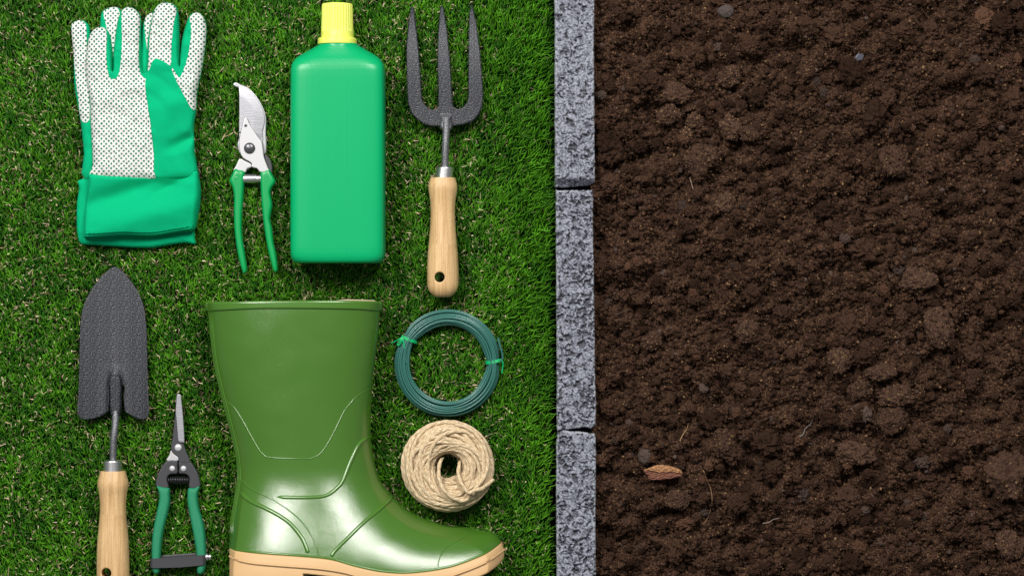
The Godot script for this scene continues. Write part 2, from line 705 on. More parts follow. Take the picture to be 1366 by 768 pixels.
func build_kerb() -> void:
	var labels := ["grey pitted kerb stone at the top of the row with dark rounded lower end", "middle grey pitted kerb stone of the row, whole length in view", "lowest grey pitted kerb stone of the row, running out at the bottom edge"]
	var plans := [
		[741, -74, 764, -75, 792, -74, 793, 0, 792.4, 60, 793, 130, 793.4, 200, 793.6, 236, 791, 245, 768, 248, 744, 249, 740.5, 243, 740.8, 190, 740.2, 120, 740.6, 40],
		[744, 254, 766, 253.6, 788, 254, 791.5, 256, 791, 300, 792.3, 360, 793.2, 430, 794, 500, 794.6, 566, 780, 569.5, 760, 572.5, 745, 574, 743.2, 565, 743, 480, 742.4, 400, 742, 320, 741.7, 257],
		[744, 577, 760, 575.5, 777, 576, 790, 579, 794.8, 584, 795, 640, 794.5, 690, 795.2, 768, 795, 840, 794.5, 894, 770, 896, 744, 895, 742.6, 840, 742.8, 768, 742.4, 690, 742.6, 620]]
	for k in 3:
		var poly := curve(plans[k], 2)
		begin(768, box_of(poly).get_center().y, 0.034)
		var t := thing("kerb_stone", labels[k], "kerb stone", "kerb stones between lawn and soil")
		var pit := noise(200 + k, 0.115, 1, FastNoiseLite.TYPE_CELLULAR)
		pit.cellular_return_type = FastNoiseLite.RETURN_DISTANCE
		var warp := noise(210 + k, 0.06, 3)
		var patch := noise(220 + k, 0.115, 3)
		var wide := noise(230 + k, 0.018, 2)
		var fine := noise(240 + k, 0.3, 2)
		# a pale weathered crust with pits and flakes broken out of it, down to the dark stone
		var broken := func(p: Vector2) -> float:
			var q := p + Vector2(warp.get_noise_2d(p.x, p.y), warp.get_noise_2d(p.x + 400, p.y)) * 7.0
			var a: float = patch.get_noise_2d(q.x, q.y * 0.9) + 0.45 * pit.get_noise_2d(q.x, q.y) + [0.13, 0.27, 0.23][k] + 0.28 * wide.get_noise_2d(p.x * 1.5, p.y)
			return a
		var s := Shape.new()
		sheet(s, func(p): return inside_by(poly, p) + 0.7 * fine.get_noise_2d(p.x * 0.35, p.y * 0.35), box_of(poly), 0.75, func(p):
			var edge := inside_by(poly, p)
			var b: float = broken.call(p)
			var y := 0.036 - (0.011 * smoothstep(236.0, 248.0, p.y + 2.0 * patch.get_noise_2d(p.x, 7.0)) if k == 0 else 0.0) - 0.0035 * (1.0 - round_edge(edge, 2.6)) - 0.0036 * smoothstep(0.0, 0.75, b) - 0.0010 * smoothstep(-0.4, 0.1, b) + 0.0007 * fine.get_noise_2d(p.x, p.y) + 0.0014 * wide.get_noise_2d(p.x, p.y)
			return Vector2(y, -0.02), null, func(p):
			var b: float = broken.call(p) + 0.30 * fine.get_noise_2d(p.x * 1.3, p.y * 1.3) + 0.16 * fine.get_noise_2d(p.x * 3.1, p.y * 3.1)
			var spot := smoothstep(-0.45, 0.4, fine.get_noise_2d(p.x * 0.9 + 70, p.y * 0.9) + 0.5 * patch.get_noise_2d(p.x * 0.6 + 500, p.y * 0.6))
			return lin(0.135, 0.147, 0.182).lerp(lin(0.35, 0.375, 0.445), spot).lerp(lin(0.50, 0.525, 0.58), 0.6 * smoothstep(3.5, 0.5, inside_by(poly, p) + 2.0 * fine.get_noise_2d(p.x * 0.8, p.y * 0.8))).lerp(lin(0.07, 0.071, 0.09), 0.92 * smoothstep(0.02, 0.30, b)))
		part("block", s, M.stone, t)


var soil_grid := PackedFloat32Array()
const SOIL_X := 788.0
const SOIL_Y := -70.0
const SOIL_STEP := 1.25
const SOIL_NX := 530
const SOIL_NY := 730

func soil_at(x: float, y: float) -> float:
	var i := clampi(int((x - SOIL_X) / SOIL_STEP), 0, SOIL_NX - 1)
	var j := clampi(int((y - SOIL_Y) / SOIL_STEP), 0, SOIL_NY - 1)
	return soil_grid[j * SOIL_NX + i]


func build_soil() -> void:
	begin(1118, 384, 0.02)
	var n1 := noise(301, 0.008, 2)
	var n2 := noise(302, 0.026, 3)
	var c1 := noise(303, 0.05, 1, FastNoiseLite.TYPE_CELLULAR)
	c1.cellular_return_type = FastNoiseLite.RETURN_DISTANCE
	var c2 := noise(304, 0.12, 1, FastNoiseLite.TYPE_CELLULAR)
	c2.cellular_return_type = FastNoiseLite.RETURN_DISTANCE
	var n3 := noise(305, 0.16, 3)
	var s := Shape.new()
	soil_grid.resize(SOIL_NX * SOIL_NY)
	for j in SOIL_NY:
		for i in SOIL_NX:
			var x := SOIL_X + i * SOIL_STEP
			var y := SOIL_Y + j * SOIL_STEP
			var wx := x + 11.0 * n3.get_noise_2d(x * 0.4, y * 0.4)
			var wy := y + 11.0 * n3.get_noise_2d(x * 0.4 + 90, y * 0.4)
			var h := 0.013 + 0.012 * n1.get_noise_2d(x, y) + 0.014 * n2.get_noise_2d(x, y)
			h -= 0.0115 * (c1.get_noise_2d(wx, wy) + 0.4) * clampf(0.2 + 2.4 * n2.get_noise_2d(x * 0.6 + 300, y * 0.6), 0.0, 1.6)
			h -= 0.0055 * (c2.get_noise_2d(wx, wy) + 0.4) * clampf(0.4 + 2.0 * n2.get_noise_2d(x * 0.6, y * 0.6 + 500), 0.0, 1.5)
			h += 0.0030 * n3.get_noise_2d(x, y)
			soil_grid[j * SOIL_NX + i] = h
			s.put(local(Vector2(x, y), h), Vector2(x, y) * unit)
	for j in SOIL_NY - 1:
		for i in SOIL_NX - 1:
			var a := j * SOIL_NX + i
			s.tri(a, a + 1, a + SOIL_NX + 1)
			s.tri(a, a + SOIL_NX + 1, a + SOIL_NX)
	var o := MeshInstance3D.new()
	o.name = "soil"
	o.mesh = s.mesh(M.soil)
	o.position = Vector3((mid.x - 683.0) * unit, 0, (mid.y - 384.0) * unit)
	o.set_meta("kind", "structure")
	o.set_meta("label", "bed of dark brown crumbly soil beside the kerb")
	add_child(o, true)

	# crumbs of every size, with rusty and pale peaty grains among them
	var crumbs := Node3D.new()
	crumbs.name = "soil_crumbs"
	crumbs.set_meta("kind", "stuff")
	crumbs.set_meta("label", "loose soil crumbs scattered over the bed of soil")
	add_child(crumbs)
	var dense := noise(310, 0.02, 2)
	var pale := noise(311, 0.012, 2)
	for k in 5:
		var shape := lump(2 if k < 3 else 4, Vector3(1.0, 0.8, 0.9), 0.55, 0.17, 320 + k)
		var count: int = [80000, 52000, 11000, 1500, 130][k]
		var sizes: Array = [[0.5, 1.1], [0.8, 1.9], [1.6, 3.8], [3.4, 8.0], [8.0, 19.0]][k]
		var mm := MultiMesh.new()
		mm.transform_format = MultiMesh.TRANSFORM_3D
		mm.use_colors = true
		mm.mesh = shape.mesh(M.crumb)
		mm.instance_count = count
		for i in count:
			var p := Vector2(rng.randf_range(797, 1436), rng.randf_range(-60, 832))
			if k >= 2 and dense.get_noise_2d(p.x, p.y) < rng.randf_range(-0.7, 0.25):
				p = Vector2(rng.randf_range(797, 1436), rng.randf_range(-60, 832))
			var f := rng.randf()
			var r: float = lerpf(sizes[0], sizes[1], f * f)
			var b := Basis.from_euler(Vector3(rng.randf() * TAU, rng.randf() * TAU, rng.randf() * TAU)).scaled(Vector3(r, r * rng.randf_range(0.6, 1.0), r * rng.randf_range(0.7, 1.2)) * unit)
			mm.set_instance_transform(i, Transform3D(b, Vector3((p.x - 683.0) * unit, soil_at(p.x, p.y) + r * unit * rng.randf_range(0.0, 0.7), (p.y - 384.0) * unit)))
			var w := rng.randf_range(0.5, 1.35)
			var col := lin(0.064, 0.0345, 0.0225) * w
			var odd := rng.randf()
			if k < 2 and odd < 0.05 + 0.08 * maxf(0.0, pale.get_noise_2d(p.x, p.y)):
				col = lin(0.32, 0.195, 0.10) * rng.randf_range(0.5, 1.2)
			elif odd < 0.10:
				col = lin(0.115, 0.06, 0.037) * rng.randf_range(0.6, 1.2)
			elif odd > 0.96:
				col = lin(0.11, 0.076, 0.062) * w
			mm.set_instance_color(i, col)
		var mi := MultiMeshInstance3D.new()
		mi.name = ["dust_grains", "fine_crumbs", "middle_crumbs", "coarse_crumbs", "lumps"][k]
		mi.multimesh = mm
		crumbs.add_child(mi, true)

	# short dry fibres of peat and straw
	var fs := Shape.new()
	tube(fs, PackedVector3Array([Vector3(-1, 0, 0), Vector3(-0.5, 0.12, 0.16), Vector3(0, 0.18, 0.12), Vector3(0.5, 0.1, -0.1), Vector3(1, 0, -0.05)]), func(q): return 0.11 * (1.0 - 0.6 * absf(q - 0.5)), 4)
	var fm := MultiMesh.new()
	fm.transform_format = MultiMesh.TRANSFORM_3D
	fm.use_colors = true
	fm.mesh = fs.mesh(M.crumb)
	fm.instance_count = 7000
	for i in 7000:
		var p := Vector2(rng.randf_range(797, 1436), rng.randf_range(-60, 832))
		if pale.get_noise_2d(p.x, p.y) < rng.randf_range(-0.6, 0.3):
			p = Vector2(rng.randf_range(797, 1436), rng.randf_range(-60, 832))
		var r := rng.randf_range(0.8, 2.4) if rng.randf() < 0.93 else rng.randf_range(3, 6)
		var thick := rng.randf_range(0.8, 1.6) if r < 2.5 else 0.8
		var b := Basis.from_euler(Vector3(rng.randf_range(-0.5, 0.5), rng.randf() * TAU, rng.randf_range(-0.5, 0.5))) * Basis.from_scale(Vector3(r, thick, thick) * unit)
		fm.set_instance_transform(i, Transform3D(b, Vector3((p.x - 683.0) * unit, soil_at(p.x, p.y) + rng.randf_range(0.0008, 0.0026), (p.y - 384.0) * unit)))
		fm.set_instance_color(i, lin(0.40, 0.25, 0.12).lerp(lin(0.16, 0.08, 0.04), rng.randf()) * rng.randf_range(0.6, 1.2))
	var fibres := MultiMeshInstance3D.new()
	fibres.name = "peat_fibres"
	fibres.multimesh = fm
	crumbs.add_child(fibres, true)

	build_clods()


func build_clods() -> void:
	# [x, y, half-width, half-depth, turn, colour scale, label]
	var list := [
		[897, 122, 25, 14, -0.25, 1.15, "long soil clod with pointed right end, upper left of the bed"],
		[893, 153, 15, 13, 0.4, 1.0, "round soil clod tucked under the long pointed one at upper left"],
		[927, 161, 11, 9, 0.1, 1.1, "small round clod in the cluster of three at upper left"],
		[917, 178, 9, 8, 0.8, 1.25, "smallest pale clod of the upper left cluster"],
		[976, 169, 14, 16, 0.2, 1.35, "greyish blocky clod right of the upper left cluster"],
		[1003, 177, 15, 10, -0.2, 0.95, "dark flat clod touching the greyish blocky one"],
		[975, 101, 15, 13, 0.5, 1.2, "smooth grey brown clod above the upper left cluster"],
		[936, 212, 20, 17, 0.9, 1.05, "craggy layered clod below the upper left cluster"],
		[968, 272, 13, 14, 0.0, 1.35, "pale rounded clod on its own, left of the bed, a third of the way down"],
		[1195, 214, 18, 19, 0.3, 1.05, "big round dark clod in the upper middle of the bed"],
		[1226, 374, 24, 16, 0.1, 1.2, "wide flat topped clod at the centre right of the bed"],
		[1256, 437, 17, 26, 0.2, 1.2, "tall upright clod with tan flecks below the wide flat one"],
		[1122, 482, 16, 18, -0.4, 1.05, "blunt clod left of the stacked clods, lower middle"],
		[1176, 497, 19, 11, 0.0, 1.1, "flat clod at the top of the column of stacked clods"],
		[1196, 529, 22, 14, 0.15, 1.05, "oval clod second in the column of stacked clods"],
		[1149, 521, 15, 13, 0.6, 0.95, "dark clod beside the oval one in the column"],
		[1192, 560, 21, 18, 0.3, 0.9, "dark square clod third in the column of stacked clods"],
		[1141, 606, 25, 14, -0.15, 1.25, "long curved clod with tan crust at the foot of the column"],
		[966, 590, 14, 17, 0.1, 0.95, "upright dark clod up and right of the bark chip"],
		[905, 668, 17, 12, 0.2, 1.0, "lumpy clod just below the bark chip"],
		[1345, 634, 26, 30, 0.0, 1.0, "largest round clod, at the lower right edge of the bed"],
		[870, 455, 13, 11, 0.3, 1.05, "rounded clod near the kerb, halfway down the bed"],
		[998, 442, 15, 12, 0.7, 1.1, "knobbly clod in the left middle of the bed"],
		[1350, 728, 16, 20, 0.4, 1.25, "reddish brown clod near the bottom right corner"]]
	for i in list.size():
		var q: Array = list[i]
		begin(q[0], q[1], 0.03)
		var t := thing("soil_clod", q[6], "soil clod", "clods lying in the soil bed")
		t.rotation.y = q[4]
		var r: float = minf(q[2], q[3])
		t.position.y = maxf(soil_at(q[0], q[1]), 0.016) + r * unit * 0.34
		var s := lump(4, Vector3(q[2], r * 0.75, q[3]) * unit, 0.42, 0.085, 400 + i * 11)
		var tint := noise(450 + i, 0.35, 3)
		for v in s.v:
			var w: float = q[5] * (1.0 + 0.6 * tint.get_noise_3dv(v * 3000.0))
			s.c.append(lin(0.088, 0.050, 0.035) * w)
		part("clump", s, M.crumb, t)
		# grains stuck to it
		var gs := Shape.new()
		var seedling := lump(0, Vector3.ONE, 0.5, 0.2, 500 + i)
		for k in int(r * 45.0):
			var at: Vector3 = s.v[rng.randi() % s.v.size()]
			if at.y < -0.001:
				continue
			var size := rng.randf_range(0.4, 1.0) * (1.0 + rng.randf() * rng.randf() * 1.5) * unit
			var base := gs.v.size()
			var col := lin(0.085, 0.049, 0.035) * rng.randf_range(0.5, 1.4) if rng.randf() < 0.75 else lin(0.27, 0.165, 0.085) * rng.randf_range(0.5, 1.1)
			for v in seedling.v:
				gs.put(at + v * size)
				gs.c.append(col)
			for v in seedling.t:
				gs.t.append(base + v)
		var grains := part("grains", gs, M.crumb, t)
		grains.set_meta("kind", "stuff")

	begin(863, 609, 0.03)
	var pebble := thing("soil_ball", "round grey ball of dry soil just above the bark chip", "soil ball")
	pebble.position.y = soil_at(863, 609) + 0.003
	var ps := lump(4, Vector3(11, 9, 12) * unit, 0.16, 0.14, 610)
	var pt := noise(611, 0.5, 3)
	for v in ps.v:
		ps.c.append(lin(0.11, 0.082, 0.07) * (1.0 + 0.7 * pt.get_noise_3dv(v * 3000.0)))
	part("lump", ps, M.crumb, pebble)

	begin(970, 13, 0.03)
	pebble = thing("grey_stone", "small pale grey stone half sunk in soil near the top edge", "stone")
	pebble.position.y = soil_at(970, 13) + 0.002
	ps = lump(4, Vector3(11, 6, 8) * unit, 0.2, 0.06, 612)
	for v in ps.v:
		ps.c.append(lin(0.115, 0.092, 0.085) * (1.0 + 0.5 * pt.get_noise_3dv(v * 3000.0)))
	part("lump", ps, M.crumb, pebble)

	begin(1150, 74, 0.03)
	var flake := thing("slate_flake", "tiny glossy blue grey flake on soil near the top", "flake")
	flake.position.y = soil_at(1150, 74) + 0.004
	flake.rotation = Vector3(0.25, 0, -0.2)
	var sl := Shape.new()
	plate(sl, points([1143, 75, 1148, 69, 1156, 72, 1154, 78, 1147, 80]), -0.001, 0.001, 0.8, 0.6)
	part("chip", sl, material("slate", lin(0.075, 0.08, 0.105), 0.4), flake)

	begin(885, 630, 0.034)
	var chip := thing("bark_chip", "reddish brown bark chip with tan upper layer lying on soil", "bark chip")
	chip.position.y = maxf(maxf(soil_at(885, 630), soil_at(872, 630)), soil_at(900, 630)) + 0.0055
	var poly := curve([858.7, 628, 867, 624.5, 876, 621, 887, 620.7, 899.7, 623.4, 910, 628.6, 909.7, 636, 901, 637.4, 887, 640, 867, 639.8, 865, 635], 3)
	var bn := noise(620, 0.2, 3)
	var s2 := Shape.new()
	sheet(s2, func(p): return inside_by(poly, p) + 0.5 * bn.get_noise_2d(p.x, p.y * 2.0), box_of(poly), 0.5, func(p):
		var layer := smoothstep(-0.6, 0.6, (629.5 - p.y) + 0.06 * (p.x - 885) + 2.0 * bn.get_noise_2d(p.x * 0.6, p.y))
		return Vector2(0.0035 + 0.0016 * layer + 0.0016 * bn.get_noise_2d(p.x * 0.7, p.y * 2.4) - 0.002 * (1.0 - round_edge(inside_by(poly, p), 2.5)), -0.003), null, func(p):
		var layer := smoothstep(-0.6, 0.6, (629.5 - p.y) + 0.06 * (p.x - 885) + 2.0 * bn.get_noise_2d(p.x * 0.6, p.y))
		var w := 1.0 + 0.9 * bn.get_noise_2d(p.x * 1.3, p.y * 4.0)
		return (lin(0.15, 0.058, 0.035).lerp(lin(0.30, 0.15, 0.065), layer)) * w)
	part("slab", s2, M.bark, chip)

	var roots := [
		["fine grey root curling on soil, left of the stacked clods", [1068, 583, 1073, 579, 1077, 572, 1083, 566, 1086, 558], lin(0.16, 0.145, 0.14)],
		["fine pale root lying flat, below the bark chip", [1020, 700, 1028, 698, 1034, 694, 1042, 692], lin(0.2, 0.16, 0.13)],
		["tan straw bent upright beside the dark clod above the bark chip", [908, 588, 912, 580, 918, 572, 920, 566], lin(0.26, 0.15, 0.07)],
		["thin pale straw standing on its own, left of the bed, below the first kerb joint", [922, 236, 924, 244, 926, 252], lin(0.32, 0.22, 0.15)],
		["dark brown stick lying by the middle kerb stone", [822, 420, 832, 416, 842, 413], lin(0.05, 0.03, 0.02)],
		["tangled brown root running downward right of the bark chip", [939, 628, 944, 640, 950, 655, 951, 672, 947, 690, 940, 700], lin(0.2, 0.115, 0.055)]]
	for r in roots:
		var line := curve(r[1], 5, false)
		begin(line[0].x, line[0].y, 0.03)
		var t := thing("root", r[0], "root")
		var path := PackedVector3Array()
		for p in line:
			path.append(local(p, soil_at(p.x, p.y) + 0.0045))
		var s := Shape.new()
		tube(s, path, func(q): return 0.00055 * (1.2 - 0.7 * q), 6)
		part("strand", s, material("root", r[2], 0.8), t)


# ------------------------------------------------------------------ the boot
func build_boot() -> void:
	begin(440, 600, 0.065)
	var right := [505.5, 415, 503, 445, 500, 471, 497, 495, 494.8, 519, 493.3, 550, 493, 583, 495.5, 605, 499, 622, 503, 636, 511, 651, 523, 664, 540, 681, 555, 690, 573, 697, 595, 704, 627, 706.5, 647, 708.5, 657, 713, 665, 720, 669, 726]
	var welt := [667.5, 725.5, 655, 733, 640, 740, 610, 750.5, 590, 755, 565, 758.5, 540, 760, 518, 758.6, 500, 756, 473, 749.6, 444, 741.5, 410, 738, 380, 736, 335, 733.3, 305.3, 730.6]
	var left := [305.5, 727, 303.7, 712, 303.7, 700, 305, 689, 309, 666, 312, 648, 313, 635, 311.5, 612, 308, 595, 304, 578, 295.4, 544, 288, 515, 281, 483, 276.5, 441, 274.6, 415]
	var upper := curve(right + welt + left + [274.2, 404, 330, 401.7, 390, 400.7, 458, 400.7, 506, 403], 3)
	# the body's cross-section follows a larger outline: the leg goes on past its opening and the foot past its sole
	var body := curve([510, 300, 506, 415, 500, 471, 494.8, 519, 493, 583, 499, 622, 511, 651, 540, 681, 573, 697, 627, 706.5, 657, 712, 671, 726, 676, 745, 660, 790, 600, 822, 480, 838, 380, 836, 310, 822, 296, 770, 303, 712, 305, 689, 313, 635, 308, 595, 295, 544, 281, 483, 274, 415, 268, 300], 3)
	var dent := noise(700, 0.012, 2)
	var high := func(p: Vector2) -> Vector2:
		var f := swell(body, p)
		var e := sqrt(maxf(f, 0.0))
		var top := 0.042 + 0.0061 * e + 0.0005 * dent.get_noise_2d(p.x, p.y) * minf(1.0, f / 12.0)
		# the foot widens towards its sole
		top += 0.030 * smoothstep(620.0, 800.0, p.y + 0.06 * (440.0 - p.x)) * minf(1.0, f / 14.0)
		return Vector2(top, maxf(0.042 - 0.0075 * e, PRESSED))
	var t := thing("rubber_boot", "green rubber boot with tan sole lying on its side", "boot")
	lies(upper)
	var s := Shape.new()
	sheet(s, func(p): return inside_by(upper, p), box_of(upper), 1.3, high, func(p): return p.y < 405.0 and p.x > 276.0 and p.x < 505.0)
	part("upper", s, M.boot, t)

	s = Shape.new()
	var cuff := curve([272.6, 403.5, 290, 402.6, 330, 401.5, 390, 400.5, 458, 400.5, 500, 401.8, 508, 403, 508.2, 409, 507, 415.2, 490, 414, 475, 413, 430, 412, 390, 411.7, 350, 412, 319, 413, 285, 415, 273.5, 415.6], 3)
	sheet(s, func(p): return inside_by(cuff, p), box_of(cuff), 0.9, func(p):
		var h: Vector2 = high.call(Vector2(clampf(p.x, 275.5, 505.5), p.y))
		return Vector2(h.x + 0.0021 * round_edge(inside_by(cuff, p), 2.2), h.y - 0.001))
	part("cuff", s, M.seam, t)

	s = Shape.new()
	var inner := points([281, 405, 330, 403.5, 400, 402.2, 440, 401, 460, 399.4, 496, 400.6, 499.5, 402, 497, 440, 283, 440])
	sheet(s, func(p): return inside_by(inner, p), box_of(inner), 1.6, func(p):
		var h: Vector2 = high.call(p)
		return Vector2(h.x - 0.0025, h.y + 0.0025), func(p): return p.y < 410.0)
	part("lining", s, M.lining, t)

	# moulded seams that stand on the surface: [plan, half-width, height share, fades at the ends]
	var ridge := func(line: Array, r: float, sunk: float, called := "seam") -> void:
		var path := PackedVector3Array()
		for p in curve(line, 6, false):
			path.append(local(p, high.call(p).x - sunk * r * unit))
		var q := Shape.new()
		tube(q, path, func(k): return r * unit * clampf(minf(k, 1.0 - k) * 14.0, 0.35, 1.0), 10)
		part(called, q, M.seam, t)
	ridge.call([295, 531, 310.6, 542, 320.8, 555.7, 332.6, 576, 344.5, 596, 353, 605.6, 363, 609, 410, 610.5, 417, 609.5, 429, 603, 440.6, 586, 450.8, 566, 459, 549, 467.7, 537, 478, 527, 493.6, 518.5], 0.95, 0.2)
	ridge.call([492.5, 583.5, 483, 588, 476, 596, 469, 611.6, 458, 639.5, 449.6, 650, 440.5, 657, 430, 660.5, 410, 661.5, 386, 661.5, 365.5, 660.8], 3.1, 0.5)
	ridge.call([316.6, 637, 331, 648, 347.5, 657, 362, 663, 383, 675, 401, 689, 416, 707, 425, 725, 428, 738], 1.0, 0.25)
	ridge.call([318, 655, 335, 667, 358, 677, 376, 686, 391, 696.5, 405, 713, 412, 727, 414.5, 735], 3.3, 0.5)
	ridge.call([522.5, 664.5, 507, 678, 487, 694, 464, 716, 449.5, 730.6, 444, 739], 3.0, 0.45)
	ridge.call([626, 707, 625, 712, 617, 717, 603, 723, 595, 728, 589, 737, 586, 745, 585, 753], 0.85, 0.25)
	for k in 3:
		var line := []
		for i in range(left.size() - 2, 0, -2):
			line.append_array([left[i - 1 + 1] + 2.2 + k * 2.2, left[i + 1]])
		ridge.call(line, 0.85, -0.2, "back_stay")
	# the bead where the upper meets the sole
	var bead := []
	for i in range(0, welt.size(), 2):
		bead.append_array([welt[i], welt[i + 1] - 1.2])
	ridge.call(bead, 1.7, 0.3, "welt_bead")

	var band := []
	for i in range(welt.size() - 2, -1, -2):
		band.append_array([welt[i], welt[i + 1] + 0.4])
	var edge := curve(band, 3, false)
	var foot := curve([669.7, 726, 672.5, 739, 670, 748, 657, 758, 640, 766, 610, 774, 575, 779, 535, 779, 500, 773, 470, 768, 440, 763.5, 412, 760.5], 3, false)
	var sole := edge.duplicate()
	sole.append_array(foot)
	sole.append_array(points([408, 760.5, 408, 806, 309, 806, 307.2, 768, 306.5, 740]))
	var low_rim := curve([306.5, 741, 335, 746.4, 371, 749, 428, 753, 464, 758.6, 491, 766.7, 520, 770, 555, 771, 590, 767, 615, 760, 647, 748, 673, 734], 3, false)
	s = Shape.new()
	sheet(s, func(p): return inside_by(sole, p), box_of(sole), 1.0, func(p):
		var h: Vector2 = high.call(p)
		# below the rim line the side of the sole steps in a little
		var line := 0.0
		for k in low_rim.size() - 1:
			if low_rim[k].x <= p.x and p.x <= low_rim[k + 1].x:
				line = lerpf(low_rim[k].y, low_rim[k + 1].y, (p.x - low_rim[k].x) / maxf(low_rim[k + 1].x - low_rim[k].x, 0.01))
		var step := smoothstep(-0.8, 1.2, p.y - line) if line > 0.0 else 0.0
		return Vector2(h.x + 0.0016 - 0.0022 * step - 0.0015 * (1.0 - round_edge(inside_by(sole, p), 1.6)), h.y))
	var so := part("sole", s, M.sole, t)
	ridge_on(so, low_rim, high)
	# treads under the instep, seen through the gap before the heel
	s = Shape.new()
	for k in 9:
		var x := 424.0 + k * 26.0
		var base := 768.0 + 8.0 * sin(clampf((x - 410.0) / 200.0, 0, 1) * PI * 0.6)
		plate(s, points([x, base, x + 15, base + 1, x + 15, base + 14, x, base + 13]), 0.012, 0.062, 1.0, 1.5)
	part("tread", s, M.tread, so)
	lies(sole)


func ridge_on(o: Node3D, line: PackedVector2Array, high: Callable) -> void:
	var path := PackedVector3Array()
	for p in line:
		path.append(local(p, high.call(p).x + 0.0008))
	var q := Shape.new()
	tube(q, path, func(_k): return 0.0011, 8)
	part("sole_rim", q, M.sole, o)


# ------------------------------------------------------------------ the bottle
func build_bottle() -> void:
	begin(450.5, 200, 0.04)
	var t := thing("bottle", "upright green plastic bottle with yellow ribbed cap lying on the grass", "bottle")
	t.set_meta("label", "green plastic bottle with ribbed yellow cap lying on the grass")
	var axis := PRESSED + 0.027
	# stations along the bottle: [y, half-width, half-thickness, squareness]
	var stations := [[58, 25.5, 0.0195, 2.0], [60, 27, 0.0195, 2.05], [62, 30.5, 0.0197, 2.1], [66, 37.5, 0.0205, 2.3], [70, 44.5, 0.0215, 2.6], [74, 51, 0.0226, 3.0], [77, 55, 0.0236, 3.5], [80, 58, 0.0247, 4.0], [84, 60.3, 0.0257, 4.6], [88, 61.8, 0.0265, 5.2], [94, 62.5, 0.0270, 5.8], [104, 62.7, 0.0272, 6.0], [150, 62.8, 0.0272, 6.2], [220, 62.8, 0.0272, 6.2], [300, 62.8, 0.0272, 6.2], [330, 62.8, 0.0272, 6.2], [338, 62.6, 0.0270, 6.0], [343, 61.8, 0.0264, 5.8], [347, 60.2, 0.0252, 5.4], [349.5, 58, 0.0236, 5.2], [350.6, 56, 0.0218, 5.0], [351, 53, 0.020, 5.0]]
	var rings := []
	for i in stations.size() * 3 - 2:
		var k := i / 3
		var f := (i % 3) / 3.0
		var a: Array = stations[k]
		var b: Array = stations[mini(k + 1, stations.size() - 1)]
		var ring := PackedVector3Array()
		var half := lerpf(a[1], b[1], f)
		var thick := lerpf(a[2], b[2], f)
		var sq := lerpf(a[3], b[3], f)
		for n in 120:
			var w := TAU * n / 120
			var cx := cos(w)
			var sy := sin(w)
			var x := signf(cx) * pow(absf(cx), 2.0 / sq) * half
			var y := signf(sy) * pow(absf(sy), 2.0 / sq) * thick
			y *= 1.0 + 0.02 * (1.0 - pow(absf(x) / half, 2.0)) # panels bulge a little
			ring.append(local(Vector2(450.5 + x, lerpf(a[0], b[0], f)), axis + y))
		rings.append(ring)
	var s := Shape.new()
	loft(s, rings)
	part("body", s, M.bottle, t)
	lies(points([388, 84, 424, 58, 477, 58, 513, 84, 513, 351, 388, 351]))

	var turn := func(profile: Array, ribs: int, called: String) -> void:
		var rr := []
		for q in profile:
			var ring := PackedVector3Array()
			for n in 288:
				var w := TAU * n / 288
				var cut: float = smoothstep(0.1, 0.75, cos(w * ribs)) * q[2]
				var r: float = q[1] * unit - 0.0009 * cut
				ring.append(local(Vector2(449.3, q[0]), axis) + Vector3(cos(w) * r, sin(w) * r, 0))
			rr.append(ring)
		var q := Shape.new()
		loft(q, rr)
		part(called, q, M.cap, t)
	turn.call([[4.2, 17.5, 0.0], [4.5, 19.2, 0.0], [5.6, 20.3, 0.2], [7.0, 20.6, 1.0], [12, 20.7, 1.0], [25, 21.0, 1.0], [38, 21.4, 1.0], [41, 21.5, 0.9], [43, 21.6, 0.0], [50.2, 21.8, 0.0]], 30, "cap")
	turn.call([[50.0, 21.5, 0.0], [50.3, 24.5, 0.0], [51.2, 25.7, 0.0], [53, 26.0, 0.0], [58, 26.1, 0.0], [58.8, 25.6, 0.0], [59, 23, 0.0]], 0, "tamper_ring")


